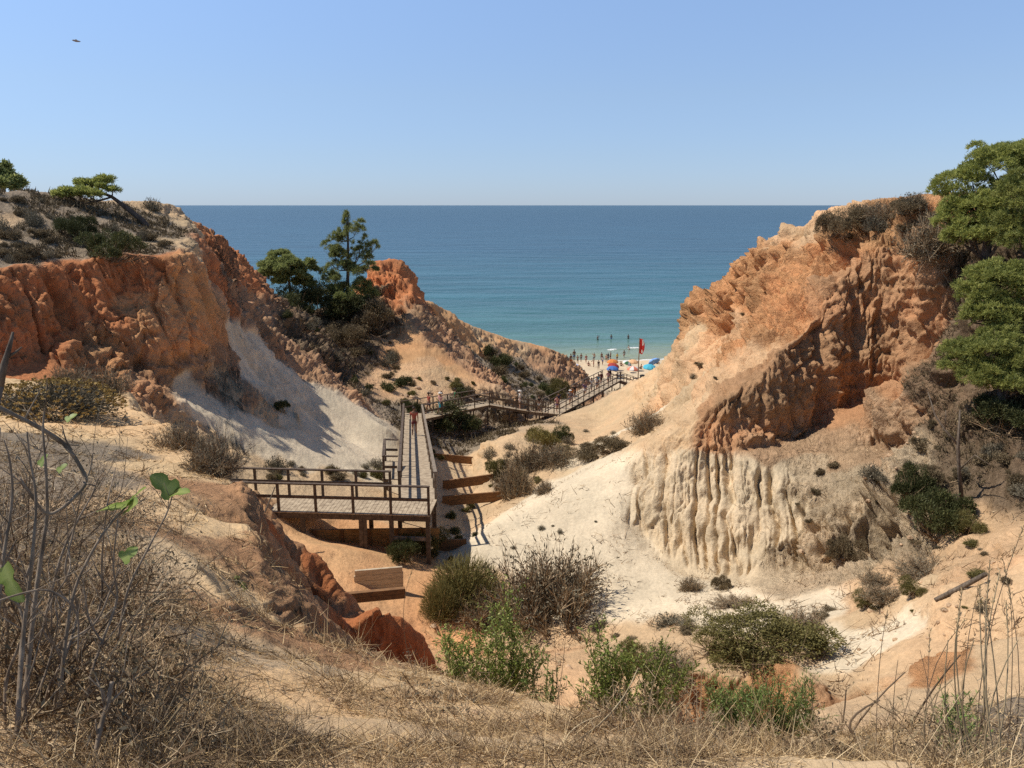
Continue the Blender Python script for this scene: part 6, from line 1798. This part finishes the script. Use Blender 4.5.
for px_, py_, f, ps, lab, kw in (
    (570.7, 366, 30, 'stand', "bather in orange trunks by the lilac parasol", dict(shorts='orange', skin=1)),
    (577.6, 364, 0, 'lean', "bather bending down behind the lilac parasol", dict(shorts='black', skin=1)),
    (581, 362, 0, 'stand', "bather in black standing alone near the water behind the lilac parasol", dict(shorts='black', skin=1)),
    (594, 361.5, 180, 'wave', "bather with one arm raised at the water's edge", dict(shorts='navy', skin=0)),
    (593.6, 367, 90, 'lean', "bather bending in front of the one with a raised arm", dict(shorts='red', skin=1)),
    (598.5, 369.5, 170, 'walk', "bather in a dark top walking up the beach", dict(shirt='black', shorts='grey', skin=1)),
    (601.5, 361, 20, 'stand', "slim bather at the water's edge left of the orange parasol", dict(shorts='darkred', skin=1)),
    (606, 363, 340, 'walk', "bather in green trunks just left of the orange parasol", dict(shorts='green', skin=0)),
    (608, 361.5, 200, 'stand', "bather in navy behind the orange parasol", dict(shirt='navy', shorts='navy', skin=1)),
    (610.5, 360.2, 60, 'stand', "bather at the water's edge right behind the orange parasol", dict(shorts='black', skin=1)),
    (630, 368.5, 250, 'stand', "bather in black between the white parasol and the flag pole", dict(shirt='black', shorts='black', skin=1)),
    (641, 369, 120, 'sit', "bather sitting on the sand behind the flag pole", dict(shorts='black', skin=1)),
    (657, 364, 220, 'sit', "bather in black sitting beside the blue parasols", dict(shirt='black', shorts='black', skin=1)),
    (586, 363.5, 15, 'walk', "bather in red walking left of the raised arm", dict(shirt='red', shorts='red', skin=0)),
    (588.5, 366, 200, 'sit', "bather sitting on the sand below the raised arm", dict(shorts='navy', skin=0)),
    (602.5, 365, 190, 'walk', "bather in white shirt left of the orange parasol", dict(shirt='white', shorts='blue', skin=1)),
    (617, 361.5, 30, 'stand', "bather in yellow right of the orange parasol near the water", dict(shirt='yellow', shorts='black', skin=0)),
    (621, 366, 210, 'sit', "bather sitting between the red and the coral parasol", dict(shorts='black', skin=0)),
    (574, 361.5, 0, 'stand', "bather at the water's edge nearest the left cliff", dict(shorts='blue', skin=1)),
    (624, 358.5, 20, 'walk', "bather stepping into the water left of the flag", dict(shorts='red', skin=1)),
    (597.6, 347.5, 0, 'wave', "leftmost of the swimmers standing in the sea", dict(shorts='black', skin=1)),
    (611, 346.5, 0, 'stand', "swimmer in the middle of the three in deeper water", dict(shorts='blue', skin=1)),
    (628, 346.5, 0, 'stand', "swimmer in the deeper water left of the flag", dict(shorts='black', skin=1)),
    (629, 354, 90, 'lean', "bather wading in the shallows just left of the flag", dict(shorts='red', skin=0))):
    p = beach(px_, py_)
    person(p, f, ps, lab, **kw)

# ------------------------------------------------------------------ parasols, flag pole, bin, beach things
def parasol(px, py, mats, label, tilt=0.0, az=0.0, dia=2.0, h=2.05):
    """px, py: middle of the canopy"""
    d = ray(px, py); zc = 1.6 + h - .2
    r = (30 - zc) / -d[2]; c = Vector(CAM + d * r); zg = drop(c.x, c.y); c.z = zg
    o = empty("parasol", c, az); R_ = dia / 2; n = 8
    rot = Matrix.Rotation(tilt, 4, 'X'); cz = Vector((0, 0, h - .45))
    for k, mt in enumerate(mats):
        m = MB()
        for g in range(n):
            if g % len(mats) != k: continue
            ring = []
            for i in range(7):
                t = i / 6; rr_ = R_ * math.sin(t * 1.25) / math.sin(1.25); zz = .45 * (math.cos(t * 1.25) - math.cos(1.25)) / (1 - math.cos(1.25))
                row = []
                for j in range(5):
                    a = 2 * PI * (g + j / 4) / n; sag = -.05 * t * math.sin(PI * j / 4)
                    row.append(cz + (rot @ Vector((rr_ * math.cos(a) * (1 - .03 * math.sin(PI * j / 4)), rr_ * math.sin(a) * (1 - .03 * math.sin(PI * j / 4)), zz + sag))))
                ring.append(row)
            b = len(m.v)
            for row in ring: m.v += [tuple(x) for x in row]
            for i in range(6):
                for j in range(4): m.f.append((b + i * 5 + j, b + i * 5 + j + 1, b + (i + 1) * 5 + j + 1, b + (i + 1) * 5 + j))
            # short hanging edge
            for j in range(4):
                p0 = ring[6][j]; p1 = ring[6][j + 1]; b = len(m.v); dn = rot @ Vector((0, 0, -.12)); m.v += [tuple(p0), tuple(p1), tuple(p1 + dn), tuple(p0 + dn)]; m.f.append((b, b + 1, b + 2, b + 3))
        m.build("canopy" if k == 0 else "canopy_panel", mt, o, True)
    m = MB(); m.tube([Vector((0, 0, -.3)), cz, cz + (rot @ Vector((0, 0, .52)))], [.022, .02, .012], 8); m.build("pole", CLO['white'], o)
    tag(o, label, "parasol"); return o
parasol(576, 368, [CLO['lilac'], CLO['white']], "lilac and white parasol nearest the cliff on the left", .35, .6)
parasol(612.7, 359.5, [CLO['orange']], "bright orange parasol in the middle of the beach")
parasol(613.5, 366, [CLO['red']], "red parasol in front of the orange one", .2, 1)
parasol(612.5, 370.5, [CLO['blue']], "dark blue parasol behind the top of the stairs")
parasol(627.3, 362.5, [CLO['white'], CLO['green']], "white and green parasol left of the flag pole", .5, 1.5, 1.7)
parasol(633, 359.8, [CLO['paleorange']], "pale orange parasol behind the flag pole")
parasol(633, 370.5, [CLO['coral'], CLO['white']], "coral and white parasol at the foot of the flag pole")
parasol(654, 358.8, [CLO['skyblue']], "sky blue parasol tilted up beside the turquoise one", -.7, .5, 2.2)
parasol(649.5, 368, [CLO['turquoise']], "turquoise parasol at the right end of the beach", .15, .2, 2.2)

pb = beach(638, 379.5); fp = empty("flag_pole", pb)
ph = 42 * pix(pb)[2] / FPX
m = MB(); m.tube([(0, 0, -.4), (0, 0, ph * .6), (0, 0, ph)], [.06, .05, .04], 10); m.build("pole", M_RAILLIGHT, fp)
def flag_mesh(x0, x1, z0, z1, ph_=0.0, nx=10, nz=16):
    V = []; Fs = []
    for i in range(nz + 1):
        for j in range(nx + 1):
            u = j / nx; v = i / nz; x = x0 + (x1 - x0) * u * (.3 + .7 * math.sin(PI * (.08 + .84 * v)) ** .7); z = z0 + (z1 - z0) * v - .10 * u
            V.append((x, .16 * math.sin(u * 7 + v * 2 + ph_) * u ** .5, z))
    for i in range(nz):
        for j in range(nx): a = i * (nx + 1) + j; Fs.append((a, a + 1, a + nx + 2, a + nx + 1))
    return V, Fs
fz1 = ph - .05; fz0 = ph - 15.5 * pix(pb)[2] / FPX; fw = 5.2 * pix(pb)[2] / FPX
V_, F_ = flag_mesh(.05, .05 + fw, fz0, fz1); fo = mesh_obj("flag", V_, F_, cloth("flag_red", (.62, .05, .04)), fp, True)
so = fo.modifiers.new("thick", 'SOLIDIFY'); so.thickness = .012
for nm, (a0, a1, b0, b1) in (("white_patch", (.42, .72, .55, .92)), ("white_patch", (.30, .60, .06, .26))):
    V2 = [(.05 + fw * a0 + (x - .05) / fw * fw * (a1 - a0), y * .5 - .16, fz0 + (z - fz0) / (fz1 - fz0) * (fz1 - fz0) * (b1 - b0) + (fz1 - fz0) * b0) for x, y, z in V_]
    w_ = mesh_obj(nm, V2, F_, CLO['white'], fo, True); sm = w_.modifiers.new("thick", 'SOLIDIFY'); sm.thickness = .012
tag(fp, "tall beach pole with a limp red and white flag", "flag pole")

bb = Vector(U(642.5, 379, 122)); bb.z = drop(bb.x, bb.y); bo = empty("litter_bin", bb)
m = MB(); m.tube([(0, 0, -.1), (0, 0, .05), (0, 0, 1.0), (0, 0, 1.05)], [.36, .38, .44, .44], 14); m.build("drum", CLO['black'], bo, False)
m = MB(); m.tube([(0, 0, 1.055), (0, 0, 1.12), (0, 0, 1.22)], [.47, .46, .12], 14); m.build("lid", CLO['black'], bo, False)
tag(bo, "dark round bin on the sand beside the flag pole", "bin")

# gull far up on the left
gl = empty("gull", U(76, 41, 90)); k = pix(gl.location)[2] / FPX
m = MB(); m.tube([(-.34, 0, 0), (-.24, 0, .02), (0, 0, 0), (.28, 0, .02), (.40, 0, .03)], [.01, .075, .095, .06, .012], 8); m.build("body", CLO['grey'], gl, True)
for s in (-1, 1):
    V_ = []; 
    for i in range(6):
        t = i / 5; y = s * .68 * t; z = .10 * math.sin(t * 2.2); w_ = .2 * (1 - t) ** .6 + .02; xo = .05 - .10 * t
        V_ += [(xo - w_ / 2, y, z), (xo + w_ / 2, y, z + .015), (xo + w_ / 2, y, z - .01)]
    mesh_obj("wing", V_, [f for i in range(5) for f in ((3 * i, 3 * i + 1, 3 * i + 4, 3 * i + 3), (3 * i, 3 * i + 3, 3 * i + 5, 3 * i + 2), (3 * i + 1, 3 * i + 2, 3 * i + 5, 3 * i + 4))], CLO['grey'], gl, True)
gl.rotation_euler = (.1, .12, .5)
tag(gl, "small dark gull gliding high on the left of the sky", "gull")

# small breakers at the beach
fm = mat_noise("foam", (.55, .56, .52), (.82, .83, .80), 3, .7, .3)
def breaker(p, q, w, label):
    a = UZ(p[0], p[1], .05); b = UZ(q[0], q[1], .05); m = MB(); n = 26; rs_ = random.Random(int(p[0])); V_ = []; Fs = []
    for i in range(n + 1):
        t = i / n; c = a + (b - a) * t; e = math.sin(PI * t) ** .6; ww = w * e * rs_.uniform(.55, 1.2) + .03; yo = rs_.uniform(-.15, .15)
        for j in range(5):
            u = j / 4; V_.append((c.x, c.y + yo + ww * (u - .5), .03 + .16 * e * math.sin(PI * u) * rs_.uniform(.7, 1.2)))
    for i in range(n):
        for j in range(4): Fs.append((i * 5 + j, i * 5 + j + 1, i * 5 + j + 6, i * 5 + j + 5))
    o = mesh_obj("breaking_wave", V_, Fs, fm, None, True); tag(o, label, "wave"); return o
breaker((607, 350), (617, 349), 1.6, "white breaking crest in front of the orange parasol's bathers")
breaker((627, 348), (640, 347.6), 1.0, "thin white crest left of the flag")
breaker((566, 363.5), (700, 357.5), .8, "thin foam edge where the sea meets the beach")
